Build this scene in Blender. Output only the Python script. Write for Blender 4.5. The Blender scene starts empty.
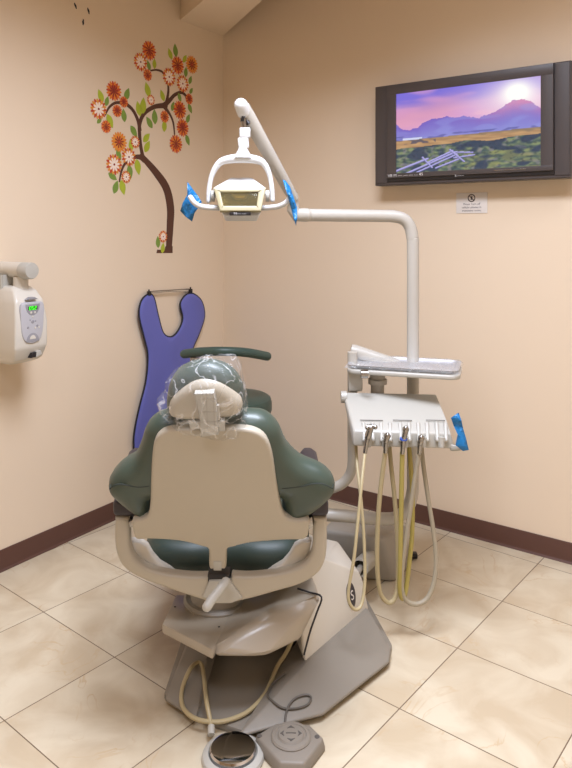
import bpy, bmesh, math, random
from mathutils import Vector, Matrix, noise
from mathutils.bvhtree import BVHTree
from mathutils.geometry import delaunay_2d_cdt
random.seed(7)
V = Vector
scene = bpy.context.scene
COL = scene.collection
H = 1.45            # eye height of the photographer
F = 690.0           # focal length in photo pixels
CX, CY = 286.0, 230.0   # vertical-shift lens: horizon at row 230

# ------------------------------------------------------------------ geometry of the view
def Q(px, py, Y):
    """a point seen at photo position (px, py) and standing Y metres away"""
    return V(((px-CX)/F*Y, Y, H-(py-CY)/F*Y))
def Z(px, py, z):
    """a point seen at (px, py) at height z"""
    Y = F*(H-z)/(py-CY)
    return V(((px-CX)/F*Y, Y, z))
def on_plane(px, py, p0, n):
    d = V(((px-CX)/F, 1.0, -(py-CY)/F)); o = V((0, 0, H))
    return o + d*((p0-o).dot(n)/d.dot(n))
CORNER = V((-0.382, 4.186, 0))
LD = V((-0.555, -0.832, 0)).normalized(); LN = V((0.832, -0.555, 0)).normalized()   # left wall: along, inward
RD = V((0.809, -0.588, 0)).normalized(); RN = V((-0.588, -0.809, 0)).normalized()   # right wall
def LW(px, py, d=0): return on_plane(px, py, CORNER+LN*d, LN)
def RW(px, py, d=0): return on_plane(px, py, CORNER+RN*d, RN)

# ------------------------------------------------------------------ materials
def lin(c):
    return tuple(((x/255)/12.92 if x/255 <= .04045 else ((x/255+.055)/1.055)**2.4) for x in c)
def new_mat(name):
    m = bpy.data.materials.new(name); m.use_nodes = True
    return m, m.node_tree.nodes, m.node_tree.links, m.node_tree.nodes['Principled BSDF']
def mat(name, rgb, rough=.5, metal=0, var=.05, scale=30, bump=0, bscale=200, coat=0, spec=.5):
    m, N, L, B = new_mat(name)
    c = lin(rgb)
    tc = N.new('ShaderNodeTexCoord'); nz = N.new('ShaderNodeTexNoise'); nz.inputs['Scale'].default_value = scale
    nz.inputs['Detail'].default_value = 4
    L.new(tc.outputs['Object'], nz.inputs['Vector'])
    mx = N.new('ShaderNodeMix'); mx.data_type = 'RGBA'
    mx.inputs[6].default_value = (*[x*(1-var) for x in c], 1); mx.inputs[7].default_value = (*[min(1, x*(1+var)) for x in c], 1)
    L.new(nz.outputs['Fac'], mx.inputs[0]); L.new(mx.outputs[2], B.inputs['Base Color'])
    B.inputs['Roughness'].default_value = rough; B.inputs['Metallic'].default_value = metal
    B.inputs['Specular IOR Level'].default_value = spec
    B.inputs['Coat Weight'].default_value = coat; B.inputs['Coat Roughness'].default_value = .15
    if bump:
        n2 = N.new('ShaderNodeTexNoise'); n2.inputs['Scale'].default_value = bscale; n2.inputs['Detail'].default_value = 3
        L.new(tc.outputs['Object'], n2.inputs['Vector'])
        bp = N.new('ShaderNodeBump'); bp.inputs['Strength'].default_value = bump; bp.inputs['Distance'].default_value = .002
        L.new(n2.outputs['Fac'], bp.inputs['Height']); L.new(bp.outputs['Normal'], B.inputs['Normal'])
    return m
def emit_mat(name, rgb, s):
    m, N, L, B = new_mat(name)
    B.inputs['Base Color'].default_value = (*lin(rgb), 1); B.inputs['Emission Color'].default_value = (*lin(rgb), 1)
    B.inputs['Emission Strength'].default_value = s; return m

M = {}
M['wall'] = mat('wall_paint', (227, 207, 181), .75, var=.012, scale=2.5, bump=.12, bscale=260)
M['ceiling'] = mat('ceiling_paint', (214, 190, 158), .85, var=.01, scale=3)
M['baseboard'] = mat('vinyl_base', (88, 58, 47), .42, var=.08, scale=12)
M['shell'] = mat('cream_plastic', (180, 170, 152), .4, var=.015)
M['white'] = mat('white_enamel', (208, 201, 188), .32, var=.015, coat=.2)
M['bright'] = mat('bright_white', (212, 212, 211), .3, var=.01, coat=.3)
M['beige'] = mat('beige_enamel', (180, 174, 163), .34, var=.02, coat=.25)
M['cover'] = mat('tan_cream_plastic', (168, 156, 138), .36, var=.02, coat=.25)
M['delivery'] = mat('grey_cream_plastic', (178, 174, 164), .38, var=.015, coat=.15)
M['green'] = mat('green_vinyl', (62, 74, 63), .42, var=.06, scale=18, bump=.12, bscale=500, coat=.12)
M['darkgreen'] = mat('dark_green_vinyl', (44, 56, 48), .5, var=.06, scale=18, bump=.12, bscale=500)
M['stoolgreen'] = mat('stool_green_vinyl', (58, 78, 70), .42, var=.05, bump=.1, bscale=500)
M['seam'] = mat('seam_thread', (34, 44, 38), .6)
M['black'] = mat('black_rubber', (30, 27, 29), .45, var=.1)
M['pad'] = mat('black_vinyl', (50, 44, 50), .45, var=.08, bump=.1, bscale=400)
M['base'] = mat('grey_base_plastic', (134, 126, 114), .48, var=.04, scale=14, bump=.06, bscale=700)
M['boxgrey'] = mat('grey_box_plastic', (158, 151, 140), .5, var=.03)
M['pedal'] = mat('grey_pedal_plastic', (130, 121, 109), .55, var=.03, bump=.08, bscale=700)
M['pedaldark'] = mat('grey_pedal_mark', (84, 78, 72), .6)
M['chrome'] = mat('chrome', (205, 205, 208), .08, metal=1, var=.02)
M['traysteel'] = mat('tray_steel', (214, 214, 216), .55, metal=1, var=.03)
M['steel'] = mat('steel', (165, 162, 158), .24, metal=1, var=.05)
M['hose'] = mat('cream_hose', (176, 160, 122), .45, var=.04)
M['hosegrey'] = mat('grey_hose', (162, 151, 130), .45, var=.04)
M['hoseyellow'] = mat('yellowed_hose', (166, 150, 78), .42, var=.05)
M['cord'] = mat('dark_grey_cord', (92, 86, 78), .5)
M['blueapron'] = mat('blue_vinyl', (100, 104, 178), .5, var=.05, scale=9, bump=.2, bscale=60)
M['piping'] = mat('black_binding', (24, 24, 34), .6)
M['tvframe'] = mat('tv_plastic', (72, 65, 63), .35, var=.04)
M['tvdark'] = mat('tv_gap', (30, 26, 27), .4)
M['paper'] = mat('paper', (222, 214, 206), .6, var=.02)
M['ink'] = mat('ink', (70, 58, 54), .7)
M['caption'] = mat('caption_print', (214, 210, 208), .6)
M['trunk'] = mat('brown_decal', (86, 52, 38), .6, var=.05)
M['red'] = mat('red_decal', (196, 74, 40), .6, var=.05)
M['darkred'] = mat('dark_red_decal', (140, 48, 34), .6)
M['orange'] = mat('orange_decal', (226, 132, 50), .6, var=.05)
M['gold'] = mat('gold_decal', (224, 150, 60), .6, var=.05)
M['petalwhite'] = mat('white_decal', (246, 228, 214), .6, var=.02)
M['leaf'] = mat('lime_decal', (172, 184, 50), .6, var=.06)
M['leafdark'] = mat('green_decal', (122, 150, 62), .6, var=.06)
M['panelgrey'] = mat('grey_panel', (182, 180, 184), .45, var=.02)
M['paneldark'] = mat('grey_panel_dark', (146, 144, 148), .5)
M['led'] = emit_mat('green_led', (60, 225, 40), 1.0)
M['leddark'] = mat('display_dark', (20, 60, 22), .3)
M['lensframe'] = mat('cream_lens_frame', (166, 156, 122), .3, var=.02, coat=.4)
M['reflector'] = mat('lamp_reflector', (112, 104, 80), .2, metal=1, var=.1, scale=20)
M['blueling'] = mat('blue_ring', (70, 100, 190), .4)

def floor_mat():
    m, N, L, B = new_mat('marble_tile')
    geo = N.new('ShaderNodeNewGeometry')
    def math_(op, a, b=None):
        n = N.new('ShaderNodeMath'); n.operation = op
        for i, v in enumerate((a, b)):
            if v is None: continue
            if isinstance(v, (int, float)): n.inputs[i].default_value = v
            else: L.new(v, n.inputs[i])
        return n.outputs[0]
    sep = N.new('ShaderNodeSeparateXYZ'); L.new(geo.outputs['Position'], sep.inputs[0])
    x, y = sep.outputs[0], sep.outputs[1]
    su, sv = .3013*H, .2707*H
    u = math_('SUBTRACT', math_('MULTIPLY', y, .6375), math_('MULTIPLY', x, .7704))
    v = math_('ADD', math_('MULTIPLY', x, .634), math_('MULTIPLY', y, .7735))
    u = math_('DIVIDE', math_('SUBTRACT', u, 1.155*H*.6375), su)
    v = math_('DIVIDE', math_('SUBTRACT', v, 1.986*H*.7735), sv)
    def edge(c, s):
        f = math_('FRACT', c)
        return math_('MULTIPLY', math_('MINIMUM', f, math_('SUBTRACT', 1, f)), s)
    e = math_('MINIMUM', edge(u, su), edge(v, sv))
    grout = math_('LESS_THAN', e, .0017)
    # a random value per tile shifts the marble pattern
    comb = N.new('ShaderNodeCombineXYZ'); L.new(math_('FLOOR', u), comb.inputs[0]); L.new(math_('FLOOR', v), comb.inputs[1])
    wn = N.new('ShaderNodeTexWhiteNoise'); wn.noise_dimensions = '2D'; L.new(comb.outputs[0], wn.inputs['Vector'])
    vm = N.new('ShaderNodeVectorMath'); vm.operation = 'MULTIPLY_ADD'
    L.new(wn.outputs['Color'], vm.inputs[0]); vm.inputs[1].default_value = (7, 7, 7); L.new(geo.outputs['Position'], vm.inputs[2])
    n1 = N.new('ShaderNodeTexNoise'); n1.inputs['Scale'].default_value = 5; n1.inputs['Detail'].default_value = 6; n1.inputs['Distortion'].default_value = .8
    L.new(vm.outputs[0], n1.inputs['Vector'])
    r1 = N.new('ShaderNodeValToRGB'); r1.color_ramp.elements[0].position = .36; r1.color_ramp.elements[1].position = .66
    r1.color_ramp.elements[0].color = (*lin((192, 174, 146)), 1); r1.color_ramp.elements[1].color = (*lin((210, 197, 172)), 1)
    L.new(n1.outputs['Fac'], r1.inputs[0])
    # thin veins
    n2 = N.new('ShaderNodeTexNoise'); n2.inputs['Scale'].default_value = 3.6; n2.inputs['Detail'].default_value = 5; n2.inputs['Distortion'].default_value = 1.6
    L.new(vm.outputs[0], n2.inputs['Vector'])
    vein = math_('ABSOLUTE', math_('SUBTRACT', n2.outputs['Fac'], .5))
    vein = math_('SUBTRACT', 1, math_('MINIMUM', math_('MULTIPLY', vein, 60), 1))
    n3 = N.new('ShaderNodeTexNoise'); n3.inputs['Scale'].default_value = 6; L.new(vm.outputs[0], n3.inputs['Vector'])
    msk = N.new('ShaderNodeMapRange'); msk.inputs[1].default_value = .48; msk.inputs[2].default_value = .68; L.new(n3.outputs['Fac'], msk.inputs[0])
    vein = math_('MULTIPLY', math_('MULTIPLY', vein, msk.outputs[0]), .75)
    mv = N.new('ShaderNodeMix'); mv.data_type = 'RGBA'; L.new(vein, mv.inputs[0]); L.new(r1.outputs[0], mv.inputs[6]); mv.inputs[7].default_value = (*lin((190, 162, 124)), 1)
    mg = N.new('ShaderNodeMix'); mg.data_type = 'RGBA'; L.new(grout, mg.inputs[0]); L.new(mv.outputs[2], mg.inputs[6]); mg.inputs[7].default_value = (*lin((112, 92, 74)), 1)
    L.new(mg.outputs[2], B.inputs['Base Color'])
    B.inputs['Roughness'].default_value = .3
    B.inputs['Specular IOR Level'].default_value = .35
    return m
M['floor'] = floor_mat()

def film_mat(name, rgb, clear, wrinkle, wscale, rough=.12, glints=0.0):
    """thin plastic film: mostly see-through, with bumped wrinkles and painted highlight streaks"""
    m, N, L, B = new_mat(name)
    N.remove(B); out = N['Material Output']
    tr = N.new('ShaderNodeBsdfTransparent'); tr.inputs[0].default_value = (*lin(rgb), 1)
    gl = N.new('ShaderNodeBsdfPrincipled'); gl.inputs['Base Color'].default_value = (*lin(rgb), 1); gl.inputs['Roughness'].default_value = rough
    tc = N.new('ShaderNodeTexCoord'); nz = N.new('ShaderNodeTexNoise'); nz.inputs['Scale'].default_value = wscale; nz.inputs['Detail'].default_value = 3; nz.inputs['Distortion'].default_value = 1.2
    L.new(tc.outputs['Object'], nz.inputs['Vector'])
    bp = N.new('ShaderNodeBump'); bp.inputs['Strength'].default_value = wrinkle; bp.inputs['Distance'].default_value = .01
    L.new(nz.outputs['Fac'], bp.inputs['Height']); L.new(bp.outputs['Normal'], gl.inputs['Normal'])
    n2 = N.new('ShaderNodeTexNoise'); n2.inputs['Scale'].default_value = wscale*.55; n2.inputs['Detail'].default_value = 2; n2.inputs['Distortion'].default_value = 2.0
    L.new(tc.outputs['Object'], n2.inputs['Vector'])
    def mth(op, a, b):
        q = N.new('ShaderNodeMath'); q.operation = op; q.use_clamp = op == 'ADD'
        for i, v in enumerate((a, b)):
            if isinstance(v, (int, float)): q.inputs[i].default_value = v
            else: L.new(v, q.inputs[i])
        return q.outputs[0]
    glint = mth('SUBTRACT', 1, mth('MINIMUM', mth('MULTIPLY', mth('ABSOLUTE', mth('SUBTRACT', n2.outputs['Fac'], .5), 0), 34), 1))  # thin whitish lines painted in as highlights on the creases
    fac = mth('ADD', mth('MULTIPLY', glint, glints), 1-clear)
    mx = N.new('ShaderNodeMixShader'); L.new(fac, mx.inputs[0]); L.new(tr.outputs[0], mx.inputs[1]); L.new(gl.outputs[0], mx.inputs[2])
    L.new(mx.outputs[0], out.inputs['Surface'])
    return m
M['film'] = film_mat('clear_film', (250, 250, 250), .95, 1.0, 16, .1, .32)
M['trayfilm'] = film_mat('tray_film', (250, 250, 250), .9, 1.0, 30, .1, .3)
M['bluefilm'] = film_mat('blue_film', (26, 118, 178), .12, .7, 40, .3)
M['lens'] = film_mat('lamp_lens', (226, 214, 170), .93, .02, 3, .05)

# ------------------------------------------------------------------ objects
def tag(o, label=None, cat=None, group=None, kind=None):
    for k, v in (('label', label), ('category', cat), ('group', group), ('kind', kind)):
        if v: o[k] = v
    return o
def thing(name, label, cat, loc, group=None):
    o = bpy.data.objects.new(name, None); COL.objects.link(o); o.location = loc; o.empty_display_size = .05
    return tag(o, label, cat, group)
def root_loc(o):
    while o.parent: o = o.parent
    return o.location
def obj(name, bm, m, parent=None, angle=35, label=None, recalc=True):
    bmesh.ops.remove_doubles(bm, verts=bm.verts, dist=1e-6)
    if recalc: bmesh.ops.recalc_face_normals(bm, faces=bm.faces)
    me = bpy.data.meshes.new(name)
    if parent is not None: bmesh.ops.translate(bm, verts=bm.verts, vec=-root_loc(parent))
    bm.to_mesh(me); bm.free()
    for x in (m if isinstance(m, (list, tuple)) else [m]): me.materials.append(x)
    for p in me.polygons: p.use_smooth = True
    me.set_sharp_from_angle(angle=math.radians(angle))
    o = bpy.data.objects.new(name, me); COL.objects.link(o)
    if parent is not None: o.parent = parent
    if label: o['label'] = label
    return o
def solo(name, bm, m, label, cat, loc, group=None, angle=35):
    """a thing that is one mesh: its origin moved to loc"""
    bmesh.ops.translate(bm, verts=bm.verts, vec=-V(loc))
    o = obj(name, bm, m, None, angle); o.location = loc
    return tag(o, label, cat, group)
def struct(name, bm, m, angle=35):
    o = obj(name, bm, m, None, angle); o['kind'] = 'structure'; return o

# ------------------------------------------------------------------ shapes
def bevel(bm, off, seg=3, ang=25):
    es = [e for e in bm.edges if len(e.link_faces) == 2 and e.calc_face_angle(0) > math.radians(ang)]
    if es and off > 0: bmesh.ops.bevel(bm, geom=es, offset=off, segments=seg, profile=.5, affect='EDGES', clamp_overlap=True)
def merge(bm, other):
    me = bpy.data.meshes.new('t'); other.to_mesh(me); bm.from_mesh(me); bpy.data.meshes.remove(me); other.free(); return bm
def hull(pts, bev=.01, seg=3):
    bm = bmesh.new(); vs = [bm.verts.new(p) for p in pts]
    r = bmesh.ops.convex_hull(bm, input=vs)
    bmesh.ops.delete(bm, geom=[v for v in bm.verts if not v.link_faces], context='VERTS')
    bmesh.ops.dissolve_limit(bm, angle_limit=math.radians(4), verts=bm.verts, edges=bm.edges)
    bevel(bm, bev, seg, 12)
    return bm
def box(bm, c, size, ax=None, bev=.004, seg=2):
    """ax: three axis vectors"""
    ax = ax or (V((1, 0, 0)), V((0, 1, 0)), V((0, 0, 1)))
    b = bmesh.new(); bmesh.ops.create_cube(b, size=1)
    for v in b.verts: v.co = V(c)+ax[0]*(v.co.x*size[0])+ax[1]*(v.co.y*size[1])+ax[2]*(v.co.z*size[2])
    bevel(b, bev, seg)
    return merge(bm, b)
def spline(pts, n=8, closed=False):
    pts = [V(p) for p in pts]; out = []
    N_ = len(pts); rng = N_ if closed else N_-1
    for i in range(rng):
        if closed: p0, p1, p2, p3 = (pts[(i+k) % N_] for k in (-1, 0, 1, 2))
        else: p0, p1, p2, p3 = pts[max(i-1, 0)], pts[i], pts[i+1], pts[min(i+2, N_-1)]
        for k in range(n):
            t = k/n
            out.append(.5*((2*p1)+(p2-p0)*t+(2*p0-5*p1+4*p2-p3)*t*t+(3*p1-p0-3*p2+p3)*t**3))
    if not closed: out.append(pts[-1].copy())
    return out
def tube(bm, path, r, seg=12, flat=None, cap=True):
    """flat = (axis vector, ratio): squash the section along an axis"""
    path = [V(p) for p in path]; n = len(path); rs = r if isinstance(r, (list, tuple)) else [r]*n
    up = V((0, 0, 1)); t0 = (path[1]-path[0]).normalized()
    if abs(t0.dot(up)) > .9: up = V((1, 0, 0))
    s = t0.cross(up).normalized(); rings = []
    for i in range(n):
        t = (path[min(i+1, n-1)]-path[max(i-1, 0)]).normalized()
        s = (s-t*s.dot(t)).normalized(); b = t.cross(s); ring = []
        for k in range(seg):
            a = 2*math.pi*k/seg; d = (s*math.cos(a)+b*math.sin(a))*rs[i]
            if flat: d = d+flat[0]*(d.dot(flat[0])*(flat[1]-1))
            ring.append(bm.verts.new(path[i]+d))
        rings.append(ring)
    for i in range(n-1):
        for k in range(seg):
            bm.faces.new((rings[i][k], rings[i][(k+1) % seg], rings[i+1][(k+1) % seg], rings[i+1][k]))
    if cap:
        bm.faces.new(rings[0][::-1]); bm.faces.new(rings[-1])
    return bm
def capsule(bm, path, r, seg=14):
    """tube with rounded ends"""
    path = [V(p) for p in path]; n = len(path); rs = r if isinstance(r, (list, tuple)) else [r]*n
    a = (path[0]-path[1]).normalized(); b = (path[-1]-path[-2]).normalized(); P = []; R = []
    for k in range(5):
        t = math.pi/2*k/5; P.append(path[0]+a*rs[0]*math.cos(t)); R.append(max(rs[0]*math.sin(t), rs[0]*.06))
    P += path; R += list(rs)
    for k in range(4, -1, -1):
        t = math.pi/2*k/5; P.append(path[-1]+b*rs[-1]*math.cos(t)); R.append(max(rs[-1]*math.sin(t), rs[-1]*.06))
    return tube(bm, P, R, seg)
def lathe(bm, c, prof, axis=V((0, 0, 1)), seg=32, squash=1.0):
    axis = V(axis).normalized(); s = axis.orthogonal().normalized(); b = axis.cross(s); rings = []
    for r, h in prof:
        rings.append([bm.verts.new(V(c)+axis*h+(s*math.cos(2*math.pi*k/seg)+b*math.sin(2*math.pi*k/seg)*squash)*max(r, 1e-4)) for k in range(seg)])
    for i in range(len(rings)-1):
        for k in range(seg):
            bm.faces.new((rings[i][k], rings[i][(k+1) % seg], rings[i+1][(k+1) % seg], rings[i+1][k]))
    bm.faces.new(rings[0][::-1]); bm.faces.new(rings[-1]); return bm
def sphere(bm, c, r, sx=1, sy=1, sz=1):
    b = bmesh.new(); bmesh.ops.create_uvsphere(b, u_segments=20, v_segments=12, radius=r)
    for v in b.verts: v.co = V(c)+V((v.co.x*sx, v.co.y*sy, v.co.z*sz))
    return merge(bm, b)
class Frame:
    """a plane in the room: origin, right, up, outward normal"""
    def __init__(s, o, ex, ey, n): s.o, s.ex, s.ey, s.n = V(o), V(ex).normalized(), V(ey).normalized(), V(n).normalized()
    def uv(s, px, py, w=0):
        p = on_plane(px, py, s.o+s.n*w, s.n)-s.o; return V((p.dot(s.ex), p.dot(s.ey)))
    def at(s, u, v, w=0): return s.o+s.ex*u+s.ey*v+s.n*w
def area2(p): return sum(p[i].x*p[(i+1) % len(p)].y-p[(i+1) % len(p)].x*p[i].y for i in range(len(p)))
def inset(p, d):
    n = len(p); out = []
    for i in range(n):
        t = (p[(i+1) % n]-p[i-1]); t = t.normalized() if t.length else V((1, 0))
        out.append(p[i]+V((-t.y, t.x))*d)
    return out
def ccw(p): return p if area2(p) > 0 else p[::-1]
def slab(bm, fr, outline, w0, w1, r=.004, seg=3):
    """extruded outline with rounded rims, from depth w0 to w1 along the frame's normal"""
    p = ccw([V(q) for q in outline]); r = min(r, abs(w1-w0)/2*.98); lev = []
    for k in range(seg+1):
        a = math.pi/2*k/seg; lev.append((r*(1-math.sin(a)), w0+r*(1-math.cos(a))))
    for k in range(seg, -1, -1):
        a = math.pi/2*k/seg; lev.append((r*(1-math.sin(a)), w1-r*(1-math.cos(a))))
    if r <= 0: lev = [(0, w0), (0, w1)]
    rings = [[bm.verts.new(fr.at(q.x, q.y, w)) for q in inset(p, d)] for d, w in lev]; n = len(p)
    for i in range(len(rings)-1):
        for k in range(n):
            bm.faces.new((rings[i][k], rings[i][(k+1) % n], rings[i+1][(k+1) % n], rings[i+1][k]))
    for ring, flip in ((rings[0], True), (rings[-1], False)):
        w = lev[0][1] if flip else lev[-1][1]; q2 = inset(p, lev[0][0] if flip else lev[-1][0])
        vo, ed, fa, ov, oe, of = delaunay_2d_cdt(q2, [(i, (i+1) % n) for i in range(n)], [], 1, 1e-7)
        vv = [ring[o[0]] if o else bm.verts.new(fr.at(q.x, q.y, w)) for q, o in zip(vo, ov)]
        for f in fa:
            try: bm.faces.new([vv[i] for i in (reversed(f) if flip else f)])
            except ValueError: pass
    return bm
def dist_seg(q, a, b):
    ab = b-a; t = max(0, min(1, (q-a).dot(ab)/max(ab.length_squared, 1e-12))); return (q-(a+ab*t)).length
def inside(q, p):
    c = False; n = len(p)
    for i in range(n):
        a, b = p[i], p[i-1]
        if (a.y > q.y) != (b.y > q.y) and q.x < (b.x-a.x)*(q.y-a.y)/(b.y-a.y)+a.x: c = not c
    return c
def cushion(bm, fr, outline, wc, th_front, th_back, r, step=.012, warp=None):
    """upholstered pad of any outline: inflated on both sides of depth wc"""
    p = ccw([V(q) for q in outline]); n = len(p)
    pts = [q.copy() for q in p]
    def dist(q): return min(dist_seg(q, p[i], p[(i+1) % n]) for i in range(n))
    ds = [0]*n
    for k, f in enumerate((.05, .15, .32, .55, .8)):
        d = r*f
        for q in inset(p, d):
            if inside(q, p) and dist(q) > d*.9: pts.append(q); ds.append(dist(q))
    xs = [q.x for q in p]; ys = [q.y for q in p]; x = min(xs)
    while x < max(xs):
        y = min(ys)
        while y < max(ys):
            q = V((x+random.uniform(-.1, .1)*step, y+random.uniform(-.1, .1)*step))
            if inside(q, p):
                d = dist(q)
                if d > r*.95: pts.append(q); ds.append(d)
            y += step
        x += step
    vo, ed, fa, ov, oe, of = delaunay_2d_cdt(pts, [(i, (i+1) % n) for i in range(n)], [], 1, 1e-6)
    prof = [math.sqrt(max(0, 1-(1-min(1, d/r))**2)) for d in (dist(q) for q in vo)]
    prof = [0 if i < 0 else prof[i] for i in range(len(vo))]
    top = []; bot = []
    for q, f in zip(vo, prof):
        e = warp(q) if warp else 0
        a = bm.verts.new(fr.at(q.x, q.y, wc+e+th_front*f)); top.append(a)
        bot.append(a if f < 1e-3 else bm.verts.new(fr.at(q.x, q.y, wc+e-th_back*f)))
    for f in fa:
        bm.faces.new([top[i] for i in f])
        g = [bot[i] for i in reversed(f)]
        try: bm.faces.new(g)
        except ValueError: pass
    return bm
def ribbon(bm, fr, path, ws, w0, w1):
    """flat strip of varying width lying in a frame"""
    L_, R_ = [], []; n = len(path)
    for i in range(n):
        t = (path[min(i+1, n-1)]-path[max(i-1, 0)]).normalized(); s = V((-t.y, t.x))*ws[i]/2
        L_.append(path[i]+s); R_.append(path[i]-s)
    a = [[bm.verts.new(fr.at(q.x, q.y, w)) for q in side] for w in (w0, w1) for side in (L_, R_)]
    for i in range(n-1):
        bm.faces.new((a[2][i], a[2][i+1], a[3][i+1], a[3][i])); bm.faces.new((a[0][i], a[1][i], a[1][i+1], a[0][i+1]))
        bm.faces.new((a[0][i], a[0][i+1], a[2][i+1], a[2][i])); bm.faces.new((a[1][i], a[3][i], a[3][i+1], a[1][i+1]))
    bm.faces.new((a[0][0], a[2][0], a[3][0], a[1][0])); bm.faces.new((a[0][-1], a[1][-1], a[3][-1], a[2][-1]))
    return bm
def text_bm(s, size, fr, u, v, w, align='CENTER', ext=.0003, sx=1.0):
    cu = bpy.data.curves.new('t', 'FONT'); cu.body = s; cu.size = size; cu.align_x = align; cu.extrude = ext; cu.resolution_u = 3
    o = bpy.data.objects.new('t', cu); COL.objects.link(o)
    dg = bpy.context.evaluated_depsgraph_get(); me = bpy.data.meshes.new_from_object(o.evaluated_get(dg))
    bm = bmesh.new(); bm.from_mesh(me); bpy.data.objects.remove(o); bpy.data.meshes.remove(me)
    for q in bm.verts: q.co = fr.at(u+q.co.x*sx, v+q.co.y, w+q.co.z)
    return bm
def rect(u0, v0, u1, v1): return [V((u0, v0)), V((u1, v0)), V((u1, v1)), V((u0, v1))]
def rrect(u0, v0, u1, v1, r, n=5):
    out = []
    for cx, cy, a0 in ((u1-r, v0+r, -90), (u1-r, v1-r, 0), (u0+r, v1-r, 90), (u0+r, v0+r, 180)):
        for k in range(n+1):
            a = math.radians(a0+90*k/n); out.append(V((cx+r*math.cos(a), cy+r*math.sin(a))))
    return out
def ell(u, v, a, b, n=24): return [V((u+a*math.cos(2*math.pi*k/n), v+b*math.sin(2*math.pi*k/n))) for k in range(n)]

# ------------------------------------------------------------------ THE ROOM
AL, BR, CEIL = 4.8, 3.6, 2.95
c0 = CORNER; c1 = CORNER+LD*AL; c3 = CORNER+RD*BR; c2 = c1+RD*BR
def wall(name, a, b, m, z0=0, z1=CEIL, th=.1):
    d = (b-a).normalized(); n = V((-d.y, d.x, 0))
    ctr = (c0+c1+c2+c3)/4
    if (ctr-a).dot(n) > 0: n = -n          # thickness goes outward
    pts = [p+V((0, 0, z)) for p in (a-d*.0, b+d*.0, b+n*th, a+n*th) for z in (z0, z1)]
    return struct(name, hull(pts, 0), m)
wall('wall_left', c0, c1, M['wall']); wall('wall_right', c0, c3, M['wall'])
wall('wall_front', c1, c2, M['wall']); wall('wall_rear', c3, c2, M['wall'])
def flat(name, z0, z1, m):
    ctr = (c0+c1+c2+c3)/4
    return struct(name, hull([V((*(ctr+(p-ctr)*1.04).xy, z)) for p in (c0, c1, c2, c3) for z in (z0, z1)], 0), m)
flat('floor', -.1, 0, M['floor']); flat('ceiling', CEIL, CEIL+.1, M['ceiling'])
def baseboard(name, d, n, length):
    bm = bmesh.new(); prof = [(0.0, .088), (.004, .088), (.006, .085), (.006, .018), (.009, .008), (.018, .0015), (.018, 0.0), (0, 0)]
    rings = [[bm.verts.new(CORNER+d*t+n*a+V((0, 0, z))) for a, z in prof] for t in (0, length)]
    k = len(prof)
    for i in range(k): bm.faces.new((rings[0][i], rings[0][(i+1) % k], rings[1][(i+1) % k], rings[1][i]))
    bm.faces.new(rings[0]); bm.faces.new(rings[1][::-1])
    return struct(name, bm, M['baseboard'])
baseboard('baseboard_left', LD, LN, AL); baseboard('baseboard_right', RD, RN, BR)
# soffit boxed in across the corner under the ceiling
q1, q2 = V((-.594, 3.869, 0)), CORNER.copy(); d1, d2 = V((.456, -.89, 0)), V((.37, -.929, 0))
struct('trim_1', hull([p+V((0, 0, z)) for p in (q1-d1*.0, q1+d1*1.5, q2+d2*1.7, q2) for z in (2.627, CEIL)], 0), M['wall'])

# ------------------------------------------------------------------ TREE DECAL AND STICKERS ON THE LEFT WALL
LF = Frame(CORNER, -LD, V((0, 0, 1)), LN)     # u grows towards the corner
RF = Frame(CORNER, RD, V((0, 0, 1)), RN)
def lw_scale(px, py): return LW(px, py).y/F
tr_loc = LW(165, 253); tree = thing('tree_decal', 'large flowering tree decal with a curved brown trunk on the left wall', 'wall decal', tr_loc)
def zz(x, y): return (60+x*.3516, y*.3516)
bm = bmesh.new()
branches = [
    ([(309, 719), (310, 700), (313, 640), (314, 590), (302, 535), (272, 490), (236, 448), (232, 438)], [21, 21, 24, 26, 25, 21, 15, 10]),
    ([(240, 455), (228, 447), (213, 446)], [16, 13, 10]),
    ([(238, 455), (230, 420), (226, 380), (227, 350), (240, 322), (268, 304), (298, 300)], [12, 11, 11, 11, 11, 11, 14]),
    ([(292, 303), (312, 285), (326, 270), (344, 263), (357, 272), (361, 290)], [15, 11, 9, 8, 7, 5]),
    ([(300, 303), (305, 280), (308, 255), (305, 228), (292, 206), (275, 199), (257, 201)], [14, 9, 7, 6, 6, 5, 4]),
    ([(296, 303), (312, 325), (322, 350), (326, 388)], [12, 7, 6, 4]),
    ([(227, 372), (222, 345), (208, 315), (188, 297), (160, 292), (140, 305), (128, 328)], [12, 10, 9, 9, 7, 6, 4]),
    ([(218, 445), (190, 460), (176, 482), (168, 518)], [9, 7, 6, 4])]
for i, (pts, ws) in enumerate(branches):
    P3 = [V((*LF.uv(*zz(*p)), 0)) for p in pts]; W3 = [V((w*.3516*lw_scale(*zz(*p))*1.15, 0, 0)) for w, p in zip(ws, pts)]
    sp = [q.xy for q in spline(P3, 6)]; sw = [q.x for q in spline(W3, 6)]
    ribbon(bm, LF, sp, sw, .0002, .0009+.0001*i)
slab(bm, LF, [LF.uv(*zz(*p)) for p in ((274, 720), (320, 719.5), (320, 700), (300, 700), (297, 711), (276, 710))], .0002, .0012, 0)
obj('trunk', bm, M['trunk'], tree)
def leaf(px, py, ln, ang, m):
    s = lw_scale(px, py); c = LF.uv(px, py); a = math.radians(ang); l = ln*s; t = V((math.cos(a)*.8, math.sin(a))).normalized(); nn = V((-t.y, t.x))
    out = []
    for k in range(17):
        x = -1+2*k/16; out.append(c+t*x*l/2+nn*(1-x*x)*(1-.25*x)*l*.25)
    for k in range(1, 16):
        x = 1-2*k/16; out.append(c+t*x*l/2-nn*(1-x*x)*(1-.25*x)*l*.25)
    b = bmesh.new(); slab(b, LF, out, .0002, .0013, 0); obj('leaf', b, m, tree)
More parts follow.
